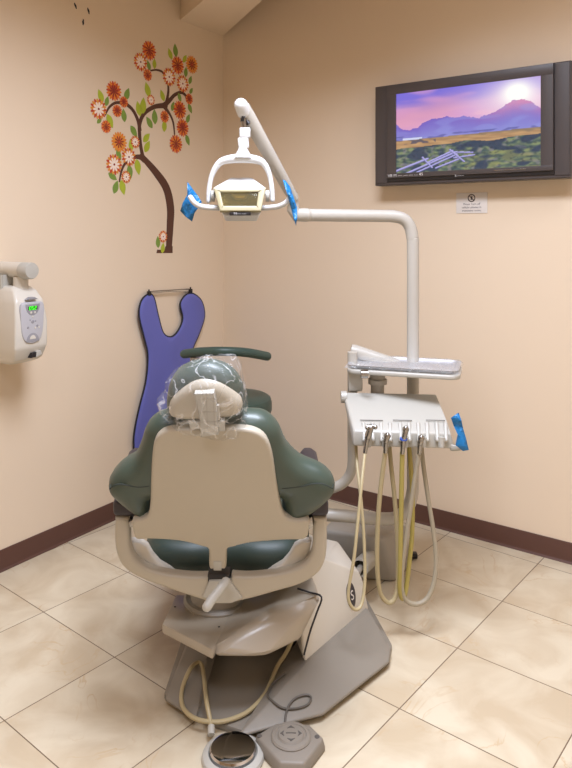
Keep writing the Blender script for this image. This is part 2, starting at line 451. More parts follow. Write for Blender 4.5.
def z4(x, y): return (90+x*.2212, 30+y*.2212)
for x, y, ln, ang, dk in [(386, 92, 58, 100, 1), (362, 108, 50, 120, 0), (428, 130, 42, 55, 0), (433, 190, 45, 85, 1), (453, 226, 40, 65, 1), (457, 275, 34, 50, 1),
        (452, 355, 46, -55, 1), (443, 400, 44, 60, 1), (441, 498, 50, -60, 1), (405, 306, 42, -60, 1), (374, 345, 44, 70, 1), (336, 432, 56, 85, 0), (327, 296, 52, 120, 0),
        (260, 270, 66, 115, 0), (240, 342, 72, 85, 0), (220, 356, 66, 110, 0), (292, 392, 66, 95, 1), (268, 418, 58, 135, 1), (265, 160, 44, 115, 1), (291, 152, 46, 90, 0),
        (167, 290, 60, 65, 1), (153, 386, 58, 100, 1), (48, 298, 60, 120, 0), (76, 322, 46, 70, 1), (90, 412, 66, -55, 0), (42, 410, 36, 40, 1), (198, 459, 60, -45, 1),
        (255, 487, 56, 40, 0), (258, 527, 60, 55, 0), (185, 520, 54, 100, 0), (216, 620, 70, -75, 0), (180, 642, 64, -80, 1), (102, 662, 56, -25, 1), (116, 710, 62, 65, 1), (147, 712, 68, -70, 0), (130, 565, 50, -55, 1)]:
    leaf(*z4(x, y), ln*.2212*1.05, ang, M['leafdark' if dk else 'leaf'])
leaf(157.9, 242, 12, 95, M['leafdark']); leaf(162.7, 248, 11, 75, M['leaf'])
def flower(px, py, r, kind):
    s = lw_scale(px, py); c = LF.uv(px, py); R = r*s; b = bmesh.new()
    cols = {'R': (0, 1, 2, 2), 'G': (3, 0, 2, 1), 'W': (1, 3, 4, 2), 'D': (1, 0, 2, 2)}[kind]
    def ring(n, r0, r1, wd, w, mi, ph):
        for k in range(n):
            a = 2*math.pi*(k+ph)/n; t = V((math.cos(a), math.sin(a))); nn = V((-t.y, t.x)); o = []
            for x, y in ((0, -.35), (.45, -.9), (.75, -1), (.93, -.6), (1, 0), (.93, .6), (.75, 1), (.45, .9), (0, .35)):
                o.append(c+t*(r0+(r1-r0)*x)*R+nn*y*wd*R)
            f0 = len(b.faces); slab(b, LF, o, .0006, w, 0); b.faces.ensure_lookup_table()
            for f in b.faces[f0:]: f.material_index = mi
    ring(9, .1, 1.0, .125, .0016, cols[0], 0); ring(9, .1, .97, .125, .0018, cols[1], .5)
    ring(10, .06, .68 if kind == 'W' else .6, .11 if kind == 'W' else .075, .0022, cols[2], .25)
    f0 = len(b.faces); slab(b, LF, ell(c.x, c.y, .11*R, .11*R, 12), .0006, .0026, 0); b.faces.ensure_lookup_table()
    for f in b.faces[f0:]: f.material_index = cols[3]
    obj('flower', b, [M['orange'], M['red'], M['darkred'], M['gold'], M['petalwhite']], tree)
for px, py, r, k in [(149, 50.6, 10, 'D'), (140.4, 62, 9.5, 'W'), (147.5, 75, 6.3, 'D'), (177.6, 65.4, 9.3, 'D'), (191.7, 64.7, 9.3, 'G'), (169, 77, 9.5, 'W'), (182.5, 83.7, 9, 'W'),
        (189, 99, 5.8, 'R'), (179.6, 110, 9.7, 'R'), (164.5, 116.7, 6.4, 'D'), (182.5, 127.8, 9.2, 'R'), (175.8, 144, 9.6, 'D'), (150.8, 100, 5.6, 'W'), (113.7, 91, 10.3, 'R'),
        (123.6, 102, 6, 'R'), (98.4, 109, 10.8, 'W'), (117, 111, 6.6, 'R'), (106, 126.7, 6.8, 'D'), (119, 142, 10.6, 'G'), (135, 142, 6.6, 'W'), (128.7, 157, 9.8, 'W'),
        (114, 164.5, 10.8, 'W'), (126, 177, 6.7, 'W'), (163, 236.6, 6.3, 'W')]:
    flower(px, py, r, k)
for px, py, ang, lb in [(75.5, 6, -60, 'small black sticker mark high on the left wall, leftmost of three'), (88.5, 11, -68, 'small black sticker mark high on the left wall, nearest the flower tree'),
                        (83, 22, 88, 'small black sticker mark high on the left wall, lowest of three')]:
    s = lw_scale(px, py); c = LF.uv(px, py); a = math.radians(ang); t = V((math.cos(a), math.sin(a))); nn = V((-t.y, t.x)); l = 6.5*s
    o = [c+t*x*l/2+nn*y*l*.17 for x, y in ((-1, -.3), (-.4, -1.1), (.2, -.8), (.7, -.9), (1, 0), (.5, .4), (.1, 1.1), (-.5, .7), (-1, .3))]
    b = bmesh.new(); slab(b, LF, o, .0002, .0012, 0)
    solo('wall_sticker', b, M['piping'], lb, 'sticker', LW(px, py), 'black stickers above the tree')

# ------------------------------------------------------------------ LEAD APRON AND HANGER
ao = LW(165, 380, .012)
AF = Frame(ao, -LD, V((0, 0, 1)), LN)
apron = thing('lead_apron', 'blue lead apron with black binding hanging on the left wall', 'apron', LW(165, 462, .03))
op = [(147.7, 294), (139.5, 301), (137, 315.5), (142, 336.5), (146, 354), (144, 378.5), (138, 405), (133.5, 430), (132.6, 444), (135, 455), (150, 463), (175, 467), (200, 462), (207, 448), (204, 425),
      (197, 400), (191.5, 378), (189.5, 358), (192, 345), (198.5, 330), (203.3, 315.5), (200.5, 301.5), (192, 294), (184.5, 294.5), (179, 304), (181.5, 318), (177.5, 329.5), (169.5, 336.5), (161.5, 333), (156.5, 315.5), (152.5, 298)]
oo = [q.xy for q in spline([V((*AF.uv(*p), 0)) for p in op], 5, True)]
bm = bmesh.new(); cushion(bm, AF, oo, .012, .01, .008, .03, step=.03, warp=lambda q: .004*math.sin(q.x*28+q.y*5))
obj('panel', bm, M['blueapron'], apron)
bm = bmesh.new()
pth = [AF.at(q.x, q.y, .012+.004*math.sin(q.x*28+q.y*5)) for q in oo]; tube(bm, pth+[pth[0], pth[1]], .005, 8, cap=False)
obj('binding', bm, M['piping'], apron)
hang = thing('wire_hanger', 'thin wire hanger rod on the left wall above the blue apron', 'hanger', LW(168, 292, .01))
bm = bmesh.new(); tube(bm, [LW(147, 293, .022), LW(153, 291.3, .022), LW(190, 289, .022), LW(191.5, 291.5, .022)], .0035, 8)
tube(bm, [LW(151, 293, .022), LW(170, 291.5, .026), LW(189, 292, .022)], .002, 6)
obj('rod', bm, M['steel'], hang)
for px, py in ((149, 292), (190.5, 289.5)):
    b = bmesh.new(); tube(b, spline([LW(px, py, 0), LW(px, py, .03), LW(px, py-2.5, .034)], 4), .004, 8)
    box(b, LW(px, py+1.5, .022), (.016, .012, .02), (LD, LN, V((0, 0, 1))), .002); obj('clip', b, M['black'], hang)

# ------------------------------------------------------------------ X-RAY / TIMER UNIT ON THE LEFT WALL
def LP(a, d, z): return CORNER+LD*(a-.018)+LN*d+V((0, 0, z+.012))
xr = thing('xray_control', 'white wall unit with grey keypad and green digits on the left wall', 'x-ray unit', LP(1.52, 0, 1.05))
pts = []
for z, aa, bb, da, db in [(.884, 1.475, 1.565, .05, .13), (.905, 1.452, 1.588, .03, .19), (.96, 1.444, 1.598, .02, .215), (1.06, 1.444, 1.598, .02, .217), (1.15, 1.456, 1.59, .03, .205), (1.195, 1.468, 1.575, .045, .17), (1.208, 1.485, 1.56, .07, .14)]:
    for a, d in ((aa, da), (aa, db), (bb, da), (bb, db)): pts.append(LP(a, d, z))
obj('housing', hull(pts, .03, 5), M['white'], xr, 50)
bm = bmesh.new(); box(bm, LP(1.52, .02, 1.05), (.12, .04, .2), (LD, LN, V((0, 0, 1))), .006); obj('wall_plate', bm, M['delivery'], xr)
XF = Frame(LP(1.521, .217, 1.06), -LD, V((0, 0, 1)), LN)
bm = bmesh.new(); slab(bm, XF, [q.xy for q in spline([V(p) for p in ((-.05, .078, 0), (0, .084, 0), (.05, .078, 0), (.054, .02, 0), (.046, -.05, 0), (.022, -.08, 0), (-.022, -.08, 0), (-.046, -.05, 0), (-.054, .02, 0))], 4, True)], -.03, .0035, .003)
keypad = obj('keypad', bm, M['panelgrey'], xr)
bm = bmesh.new(); slab(bm, XF, [V((.034*math.cos(a), .076+.046*math.sin(a))) for a in [math.pi+math.pi*k/14 for k in range(15)]], .003, .0045, .0005); obj('display_surround', bm, M['paneldark'], keypad)
bm = bmesh.new(); slab(bm, XF, rrect(-.022, .052, .022, .068, .004), .004, .0052, .0004); obj('display', bm, M['leddark'], keypad)
bm = bmesh.new()
SEG = {'0': 'abcdef', '5': 'acdfg', '2': 'abged'}
for i, ch in enumerate('052'):
    u0 = -.017+i*.0125
    for sgm in SEG[ch]:
        a = {'a': (0, .011, .008, .0135), 'g': (0, .005, .008, .0075), 'd': (0, -.001, .008, .0015), 'f': (-.001, .006, .0017, .0135), 'e': (-.001, -.001, .0017, .007), 'b': (.0063, .006, .009, .0135), 'c': (.0063, -.001, .009, .007)}[sgm]
        slab(bm, XF, rect(u0+a[0], .0538+a[1], u0+a[2], .0538+a[3]), .005, .0058, 0)
obj('digits', bm, M['led'], keypad)
for u, v, r, m in ((-.008, .042, .005, 'white'), (.01, .042, .005, 'white'), (0, .025, .004, 'white'), (0, .004, .007, 'paneldark'), (-.012, .012, .003, 'paneldark'), (.014, .006, .003, 'paneldark'), (-.022, -.018, .005, 'paneldark'), (.022, -.014, .005, 'paneldark'), (.012, -.022, .004, 'white'), (.03, -.022, .004, 'white')):
    bm = bmesh.new(); slab(bm, XF, ell(u, v, r, r, 12), .003, .0048, .0006); obj('button', bm, M[m], keypad)
bm = bmesh.new(); slab(bm, XF, [V((.03*math.cos(a), -.077+.036*math.sin(a))) for a in [math.pi*k/14 for k in range(15)]], .003, .0046, .0005); obj('expose_button', bm, M['paneldark'], keypad)
bm = bmesh.new(); slab(bm, XF, [V((.014*math.cos(a), -.066+.016*math.sin(a))) for a in [math.pi*k/14 for k in range(15)]], .0045, .0052, .0003); obj('mark', bm, M['white'], keypad)
bm = bmesh.new(); slab(bm, XF, [V((-.026, .094)), V((.026, .094)), V((.012, .104)), V((-.006, .104))], -.02, .0012, .001); obj('slot', bm, M['paneldark'], xr)
bm = bmesh.new(); slab(bm, XF, [V((.0, -.124)), V((.02, -.122)), V((.018, -.142)), V((-.006, -.144))], -.03, .0012, .001); obj('cradle_opening', bm, M['black'], xr)
bm = bmesh.new(); slab(bm, XF, [V((.02, -.121)), V((.04, -.118)), V((.048, -.134)), V((.018, -.146))], -.03, .001, .001); obj('cradle_face', bm, M['delivery'], xr)
bm = bmesh.new(); tube(bm, [LP(1.52, .14, 1.19), LP(1.52, .14, 1.245)], .03, 20); obj('neck', bm, M['white'], xr)
bm = bmesh.new(); tube(bm, [LP(1.52, .0, 1.272), LP(1.52, .19, 1.272)], .033, 24); obj('arm_tube', bm, M['white'], xr)
bm = bmesh.new(); lathe(bm, LP(1.52, .16, 1.271), [(.0345, 0), (.0345, .05), (.031, .056), (.01, .058)], LN, 24); obj('end_cap', bm, M['delivery'], xr)
bm = bmesh.new(); box(bm, LP(1.545, .06, 1.222), (.05, .05, .05), (LD, LN, V((0, 0, 1))), .006); obj('bracket', bm, M['delivery'], xr)

# ------------------------------------------------------------------ TELEVISION
tvd = .11
TF = Frame(CORNER+RN*tvd, RD, V((0, 0, 1)), RN)
tv = thing('television', 'dark framed wall television showing a purple mountain sunset on the right wall', 'television', RW(473, 184, 0))
u0 = TF.uv(375, 130)[0]; u1 = TF.uv(571.5, 130)[0]; v1 = TF.uv(375, 87)[1]; v0 = TF.uv(375, 186)[1]
ub0 = TF.uv(388, 130)[0]; ub1 = TF.uv(554, 130)[0]
bm = bmesh.new(); slab(bm, TF, rrect(u0, v0, u1, v1, .004), -.07, 0, .005); obj('cabinet', bm, M['tvframe'], tv)
bm = bmesh.new(); slab(bm, TF, rrect(u0+.15, v0+.08, u1-.15, v1-.06, .01), -tvd, -.06, .003); obj('wall_mount', bm, M['tvdark'], tv)
for a, b_ in ((u0+.006, ub0-.003), (ub1+.004, u1-.006)):
    bm = bmesh.new(); slab(bm, TF, rrect(a, v0+.012, b_, v1-.006, .003), -.004, .004, .002); obj('speaker_panel', bm, M['tvframe'], tv)
bv0 = v0+.034
bm = bmesh.new(); slab(bm, TF, rrect(ub0-.002, v0+.016, ub1+.002, v1-.002, .003), -.01, .006, .002); obj('front_gap', bm, M['tvdark'], tv)
s0, s1 = TF.uv(397, 130)[0], TF.uv(541.5, 130)[0]; t1_ = TF.uv(397, 94.5)[1]; t0_ = TF.uv(397, 173.5)[1]
bm = bmesh.new()
for a, b_, c, d in ((ub0, bv0, ub1, t0_), (ub0, t1_, ub1, v1-.004), (ub0, t0_, s0, t1_), (s1, t0_, ub1, t1_)):
    slab(bm, TF, rect(a, b_, c, d), -.005, .014, .0015)
obj('bezel', bm, M['tvframe'], tv)
def clampf(x, a=0, b=1): return max(a, min(b, x))
def mixc(a, b, t): t = clampf(t); return tuple(x+(y-x)*t for x, y in zip(a, b))
def smooth(a, b, x): t = clampf((x-a)/(b-a)); return t*t*(3-2*t)
def nz(x, y, s=0): return noise.noise(V((x, y, s)))
def ridge(x):
    k = [(0, .62), (.03, .56), (.1, .53), (.16, .55), (.2, .6), (.27, .645), (.33, .64), (.38, .66), (.44, .625), (.5, .645), (.54, .62), (.6, .60), (.68, .635), (.74, .68), (.8, .74), (.84, .76), (.9, .765), (.94, .72), (1, .64)]
    for (a, b), (c, d) in zip(k, k[1:]):
        if a <= x <= c: y = b+(d-b)*(x-a)/(c-a); break
    return y+.016*nz(x*26, 0)+.008*nz(x*70, 3)
rails = [((0, .03), (.24, .16), .013), ((.06, -.02), (.43, .21), .012), ((.16, .0), (.45, .19), .010), ((.25, .12), (.42, .235), .011), ((.3, .04), (.46, .13), .010), ((.42, .22), (.56, .2), .009), ((.43, .15), (.57, .17), .009), ((.2, .18), (.27, .05), .010), ((.4, .25), (.5, .1), .010)]
def picture(x, y):
    sun = math.exp(-(((x-.85)/.085)**2+((y-.84)/.12)**2)); glow = math.exp(-(((x-.86)/.28)**2+((y-.8)/.26)**2))
    r = ridge(x)
    if y > r:
        c = mixc((226, 166, 200), (122, 110, 214), smooth(.62, 1.0, y+.12*nz(x*3, y*6)))
        cl = smooth(.0, .5, nz(x*4+.7*y, y*11, 5)+.1); c = mixc(c, (206, 150, 206), cl*.7)
        c = mixc(c, (216, 150, 178), .6*smooth(.6, .3, x)*(1-smooth(0, .25, abs(y-.66-.25*x))))
        c = mixc(c, (246, 226, 236), glow*.9); c = mixc(c, (255, 255, 250), sun*1.6)
    elif y > .405+.03*x:
        t = (y-.4)/(r-.4); c = mixc((140, 142, 212), (118, 98, 192), t)
        c = mixc(c, (230, 150, 180), glow*.85*smooth(.3, 1, t)); c = mixc(c, (150, 160, 224), .35*smooth(.1, .5, nz(x*7, y*12, 9)+.2))
        if y < .46: c = mixc(c, (84, 84, 150), .6*smooth(-.1, .3, nz(x*16, y*30, 1)))
        if y < .43 and .05 < x < .2: c = (206, 212, 240)
    elif y > .3+.06*x-.04*nz(x*5, 0, 2):
        c = mixc((164, 128, 92), (196, 156, 112), .5+nz(x*10, y*40)); c = mixc(c, (120, 110, 96), .6*smooth(.39, .42, y+.02*nz(x*20, 1)))
        if x < .3 and y > .355: c = mixc(c, (62, 66, 96), .7*smooth(-.1, .2, nz(x*20, y*20, 4)))
    else:
        c = mixc((62, 82, 88), (132, 144, 104), .5+1.1*nz(x*22, y*30)); c = mixc(c, (150, 136, 150), .5*smooth(.1, .4, nz(x*24, y*24, 7)))
        bush = smooth(-.05, .25, nz(x*9, y*12, 11)+.9*(y-.16)); c = mixc(c, (50, 64, 88), bush*.9)
        if x > .5 and y < .2: c = mixc(c, (150, 150, 92), .6*smooth(-.2, .3, nz(x*12, y*18, 15)))
        c = mixc(c, (40, 48, 60), .4*smooth(.1, .5, nz(x*40, y*40, 2)))
    for a, b, w in rails:
        d = dist_seg(V((x*1.45, y)), V((a[0]*1.45, a[1])), V((b[0]*1.45, b[1])))
        if d < w: c = mixc((176, 172, 226), (70, 68, 134), (1 if y < a[1]+(b[1]-a[1])*(x-a[0])/(b[0]-a[0]+1e-9) else 0)*.8*d/w)
    return c
bm = bmesh.new(); NX, NY = 230, 156
cl = bm.verts.layers.float_color.new('picture'); rows = []
for j in range(NY+1):
    row = []
    for i in range(NX+1):
        x, y = i/NX, j/NY; q = bm.verts.new(TF.at(s0+(s1-s0)*x, t0_+(t1_-t0_)*y, .007)); q[cl] = (*lin(picture(x, y)), 1); row.append(q)
    rows.append(row)
for j in range(NY):
    for i in range(NX): bm.faces.new((rows[j][i], rows[j][i+1], rows[j+1][i+1], rows[j+1][i]))
m, N_, L_, B_ = new_mat('screen_picture'); at = N_.new('ShaderNodeVertexColor'); at.layer_name = 'picture'
B_.inputs['Base Color'].default_value = (.01, .01, .012, 1); B_.inputs['Roughness'].default_value = .25; L_.new(at.outputs[0], B_.inputs['Emission Color']); B_.inputs['Emission Strength'].default_value = 1.0
M['screen'] = m
obj('screen', bm, M['screen'], tv, recalc=False)
obj('caption', text_bm('VB M --- .--- --- -.- 45', .019, TF, ub0+.006, bv0+.006, .0145, 'LEFT', sx=1.15), M['caption'], tv)
obj('maker_mark', text_bm('S.-----', .013, TF, (s0+s1)/2-.02, t0_-.03, .0145, sx=1.5), M['caption'], tv)
bm = bmesh.new(); slab(bm, TF, rrect(s1-.2, t0_-.013, s1-.06, t0_-.009, .002), .013, .0155, .0005); obj('front_strip', bm, M['steel'], tv)
# notice under the television
sg = thing('paper_notice', 'small white paper notice with a crossed circle symbol under the television', 'sign', RW(472, 213.5))
su0, su1 = RF.uv(456.5, 203)[0], RF.uv(487.5, 203)[0]; sv0, sv1 = RF.uv(456.5, 213.5)[1], RF.uv(456.5, 193.2)[1]; sw_ = su1-su0
bm = bmesh.new(); slab(bm, RF, rect(su0, sv0, su1, sv1), .0003, .003, .0005); obj('sheet', bm, M['paper'], sg)
sc_u = (su0+su1)/2; sh = sv1-sv0; cy_ = sv1-sh*.26; R_ = sh*.17
bm = bmesh.new(); 
tube(bm, [RF.at(sc_u+R_*math.cos(2*math.pi*k/24), cy_+R_*math.sin(2*math.pi*k/24), .003) for k in range(26)], .0024, 6, cap=False)
slab(bm, RF, [V((sc_u+R_*x, cy_+R_*y)) for x, y in ((-.75, .6), (-.6, .75), (.75, -.6), (.6, -.75))], .0028, .0042, 0)
slab(bm, RF, [V((sc_u+R_*x, cy_+R_*y)) for x, y in ((-.3, -.5), (.12, -.5), (.3, .5), (.1, .55), (-.1, .45))], .0028, .0038, 0)
obj('symbol', bm, M['ink'], sg)
for i, s in enumerate(('Please Turn off', 'cellular phones in', 'treatment rooms')):
    obj('text_line', text_bm(s, sh*.145, RF, sc_u, sv1-sh*(.60+.155*i), .003, sx=.95), M['ink'], sg)

# ------------------------------------------------------------------ ASSISTANT'S STOOL
sx_, sy_ = -.262, 3.42
stool = thing('assistant_stool', 'dark green round stool with a padded curved arm in the corner', 'stool', (sx_, sy_, 0))
bm = bmesh.new(); lathe(bm, (sx_, sy_, 0), [(.17, .53), (.186, .54), (.192, .56), (.192, .6), (.186, .618), (.17, .628), (.12, .634), (.0, .635)]); obj('seat', bm, M['stoolgreen'], stool)
bm = bmesh.new(); lathe(bm, (sx_, sy_, 0), [(.14, .515), (.15, .53), (.05, .533)]); obj('seat_plate', bm, M['black'], stool)
bm = bmesh.new(); lathe(bm, (sx_, sy_, 0), [(.028, .08), (.028, .34), (.018, .345), (.018, .52)], seg=20); obj('column', bm, M['steel'], stool)
for k in range(5):
    a = 2*math.pi*k/5+.3; d = V((math.cos(a), math.sin(a), 0)); bm = bmesh.new()
    tube(bm, [V((sx_, sy_, .105))+d*.02, V((sx_, sy_, .1))+d*.12, V((sx_, sy_, .075))+d*.235], [.022, .02, .014], 10); lg = obj('leg', bm, M['black'], stool)
    bm = bmesh.new(); side = V((-d.y, d.x, 0))
    for s in (-1, 1): tube(bm, [V((sx_, sy_, .0255))+d*.24+side*s*.006, V((sx_, sy_, .0255))+d*.24+side*s*.02], .025, 16)
    tube(bm, [V((sx_, sy_, .026))+d*.24, V((sx_, sy_, .082))+d*.235], .006, 8); obj('caster', bm, M['black'], lg)
ap = [Q(184.5, 354, 3.30), Q(200, 352, 3.24), Q(222, 351.3, 3.2), Q(246, 352.5, 3.24), Q(267, 356.3, 3.32)]
bm = bmesh.new(); pp = spline(ap, 6); capsule(bm, pp, [.0215]*len(pp), 16); obj('arm_pad', bm, M['stoolgreen'], stool)
bm = bmesh.new(); tube(bm, spline([Q(192, 356, 3.28), Q(193, 366, 3.30), Q(196, 392, 3.36), Q(203, 409, 3.4), Q(226, 413.5, 3.42)], 5), .011, 10); obj('arm_post', bm, M['steel'], stool)
bm = bmesh.new(); box(bm, Q(196.5, 363.5, 3.27), (.024, .03, .028), None, .004); obj('arm_clamp', bm, M['black'], stool)
bm = bmesh.new(); box(bm, Q(198, 358, 3.26), (.07, .03, .008), None, .002); obj('arm_plate', bm, M['steel'], stool)

# ------------------------------------------------------------------ DENTAL CHAIR
XC = -.192
chair = thing('dental_chair', 'green and cream dental chair seen from behind on a grey base', 'dental chair', (XC, 2.3, 0))
BF = Frame((XC, 1.97, .70), (1, 0, 0), (0, -.36, .933), (0, -.933, -.36))
def bf(pts, n=5, w=0):
    return [q.xy for q in spline([V((*BF.uv(px, py, w), 0)) for px, py in pts], n, True)]
cu_out = [(222, 420), (200, 420), (172, 420.5), (157, 421.5), (145.5, 430), (139.5, 447), (133, 460), (119, 468.5), (109, 480), (108.5, 492), (118, 503), (132, 515), (144, 521.5), (150.5, 516), (152, 500),
          (170, 520), (215, 528), (262, 520), (280, 500), (283, 517), (293, 523), (309, 517), (325, 504.5), (334.5, 493), (333.5, 481.5), (322, 472), (301, 464), (286.5, 449.5), (278, 432), (264, 421.5), (246, 419.5)]
bm = bmesh.new(); cushion(bm, BF, bf(cu_out, 4, .0), -.035, .05, .06, .055, step=.016, warp=lambda q: .1*max(0, abs(q.x)-.14)*1.0)
obj('backrest_cushion', bm, M['green'], chair, 60)
sh_out = [(163, 432.5), (175, 430), (200, 429.5), (240, 429.5), (256, 432.5), (266, 440), (272, 455), (276, 480), (280, 503), (285, 517), (296, 521), (308.5, 521.5), (309, 530), (305, 540), (285, 541), (252, 543.5), (233, 548), (227, 551),
          (226, 568), (222, 570), (213, 570), (209, 568), (208.5, 551), (202, 547.5), (180, 542), (150, 540), (136, 540), (132.5, 531), (132, 522), (142, 520), (148, 515), (150, 500), (150.5, 480), (152, 455), (155, 440)]
bm = bmesh.new(); slab(bm, BF, bf(sh_out, 3, .03), .0, .03, .01, 4); shell = obj('backrest_shell', bm, M['shell'], chair, 40)
bm = bmesh.new(); slab(bm, BF, [BF.uv(*p, .03) for p in ((213.5, 570), (221.5, 570), (221.5, 561), (213.5, 561))], .028, .032, .001); obj('latch', bm, M['delivery'], shell)
for pts in ([(110, 487), (115, 483), (122, 482.3), (130, 484.5), (140, 486.5), (150, 486)], [(281, 489), (291, 487.5), (303, 485), (313, 482), (323, 481.5), (333.5, 486)]):
    bm = bmesh.new(); path = []
    for q in spline([V((*BF.uv(px, py, .02), 0)) for px, py in pts], 5): path.append(BF.at(q.x, q.y, .0145+.1*max(0, abs(q.x)-.14)))
    path[0] = path[0]-BF.n*.02; path[-1] = path[-1]-BF.n*.01 if pts[0][0] < 200 else path[-1]-BF.n*.02
    tube(bm, path, .0018, 6); obj('seam', bm, M['seam'], chair)
# headrest
HF = Frame((XC, 1.84, 1.03), (1, 0, 0), (0, -.30, .954), (0, -.954, -.30))
def hf(pts, n=5, w=0): return [q.xy for q in spline([V((*HF.uv(px, py, w), 0)) for px, py in pts], n, True)]
bm = bmesh.new(); cushion(bm, HF, hf([(166.5, 414), (166, 398), (171, 382), (182, 371.5), (200, 366.5), (218, 368), (233, 376), (242, 389), (244.5, 404), (242, 416), (228, 423), (205, 426), (182, 423)], 4), -.03, .045, .05, .045, step=.016)
hr = obj('headrest_cushion', bm, M['green'], chair, 60)
bm = bmesh.new(); cushion(bm, HF, hf([(168, 413), (171, 401), (181, 389), (193, 381.5), (206, 379.5), (221, 383.5), (233, 392), (241, 402), (241.5, 411), (235, 417), (216, 420.5), (190, 421.5), (173, 419)], 4, .02), .0, .032, .03, .03, step=.02)
obj('headrest_shell', bm, M['shell'], hr, 60)
bm = bmesh.new()
slab(bm, HF, [HF.uv(*p, .035) for p in ((195, 391), (214.5, 390), (217, 402), (218, 420), (219, 432), (201.5, 434), (199.5, 412))], .02, .05, .004)
slab(bm, HF, [HF.uv(*p, .035) for p in ((214, 404), (219.5, 404), (220, 419), (214, 419))], .02, .042, .002)
slab(bm, HF, [HF.uv(*p, .035) for p in ((216, 420), (224.5, 420), (225, 430), (216, 431))], .015, .04, .002)
slab(bm, HF, [HF.uv(*p, .035) for p in ((188, 423), (200, 423), (200, 430), (190, 430))], .01, .03, .002)
obj('headrest_bracket', bm, M['delivery'], chair)
bm = bmesh.new()
for px in (206, 213):
    a, b_ = HF.uv(px, 393, .05), HF.uv(px+1.5, 431, .05); slab(bm, HF, [a, a+V((.0012, 0)), b_+V((.0012, 0)), b_], .0495, .0507, 0)
for py in (399, 412, 422):
    a, b_ = HF.uv(198, py, .05), HF.uv(217, py-.6, .05); slab(bm, HF, [a, b_, b_+V((0, -.0012)), a+V((0, -.0012))], .0495, .0506, 0)
obj('bracket_joint', bm, M['boxgrey'], chair)
bm = bmesh.new(); tube(bm, [Q(209, 424, 1.86), Q(209, 428, 1.92), Q(209, 440, 2.0)], .014, 12); obj('headrest_stem', bm, M['steel'], chair)
# seat and legrest
SF = Frame((XC, 2.12, .44), (1, 0, 0), (0, 1, 0), (0, 0, 1))
so = [q.xy for q in spline([V(p) for p in ((-.2, .02, 0), (-.1, .0, 0), (0, .03, 0), (.1, .0, 0), (.2, .02, 0), (.245, .1, 0), (.255, .3, 0), (.235, .55, 0), (.21, .8, 0), (.19, .98, 0), (.14, 1.04, 0), (0, 1.05, 0), (-.14, 1.04, 0), (-.19, .98, 0), (-.21, .8, 0), (-.235, .55, 0), (-.255, .3, 0), (-.245, .1, 0))], 4, True)]
so = [V((q.x*1.06, q.y)) for q in so]
bm = bmesh.new(); cushion(bm, SF, so, -.02, .06, .065, .06, step=.03); obj('seat_cushion', bm, M['darkgreen'], chair, 60)
bm = bmesh.new(); slab(bm, SF, [V((q.x*.8, .08+q.y*.85)) for q in so], -.075, -.03, .012); obj('seat_pan', bm, M['shell'], chair)
# arm yoke behind the seat
YF = Frame((XC, 2.05, .5), (1, 0, 0), (0, 0, 1), (0, -1, 0))
outer_l = [(116, 515), (115.5, 535), (117.5, 552), (125, 566), (142, 577), (165, 585.5), (190, 594), (213, 601)]
inner_l = [(211, 574), (190, 574), (165, 571), (148, 566), (136, 557), (130.5, 545), (130, 530), (130, 515)]
outer_r = [(228, 602), (250, 597), (275, 590), (300, 582.5), (316, 573), (324, 561), (326.5, 545), (326.5, 515)]
inner_r = [(313, 515), (313, 535), (312, 549), (306, 560), (294, 567), (275, 571.5), (250, 574), (232, 573)]
def sm(p, n=4): return [YF.uv(q.x, q.y) for q in (x.xy for x in spline([V((*t, 0)) for t in p], n))]
yo = sm(outer_l)+sm(outer_r)+sm(inner_r)+[YF.uv(*p) for p in ((229, 580), (229, 586), (210, 586), (210, 580))]+sm(inner_l)
bm = bmesh.new(); slab(bm, YF, yo, -.03, .015, .012, 4); yoke = obj('arm_yoke', bm, M['shell'], chair, 45)
bm = bmesh.new(); slab(bm, YF, [YF.uv(*p) for p in ((203, 593), (210, 577), (230, 576), (243, 594), (232, 600), (214, 600))], .0, .022, .006); obj('yoke_hub', bm, M['delivery'], yoke)
bm = bmesh.new(); box(bm, Q(219.5, 574, 2.06), (.066, .05, .024), None, .003); obj('hinge', bm, M['black'], chair)
for flip in (0, 1):  # white pieces stand in for light on the yoke's inner sides
    pp = [(131, 538), (133, 549), (139, 559), (150, 566), (164, 570.5), (176, 572), (170, 566), (160, 560), (153, 552), (148, 543), (140, 538)]
    bm = bmesh.new(); slab(bm, YF, [YF.uv(px if not flip else 442.5-px, py, -.05) for px, py in pp], -.06, -.025, .006); obj('yoke_lit_face', bm, M['white'], yoke)
for pts in ([(128.5, 521), (137, 517), (138, 524), (131, 527)], [(303, 520), (312, 515), (313.5, 526), (308, 528)]):
    bm = bmesh.new(); slab(bm, YF, [YF.uv(*p, .02) for p in pts], .0, .03, .004); obj('arm_bracket', bm, M['steel'], chair)
bm = bmesh.new(); LV = spline([Q(226, 580, 1.99), Q(220, 589, 1.955), Q(212, 600, 1.93), Q(206.5, 609, 1.91)], 4); capsule(bm, LV, [.0135]*len(LV), 14)
for v in bm.verts: v.co.y = 1.95+(v.co.y-1.95)*.75
obj('recline_lever', bm, M['delivery'], chair)
# arm pads
for sgn in (-1, 1):
    xa = XC+sgn*.284
    pts = [V((xa+dx*w-(y-2.03)/.5*(.068 if sgn < 0 else .012), y, z)) for y, w, z0_, z1_ in ((2.03, .034, .605, .655), (2.5, .03, .60, .652), (2.56, .018, .61, .645)) for dx in (-1, 1) for z in (z0_, z1_)]
    obj('armrest', hull(pts, .014, 4), M['pad'], chair, 45)
    bm = bmesh.new(); box(bm, (xa, 2.2, .585), (.04, .3, .04), None, .008); obj('armrest_support', bm, M['black'], chair)
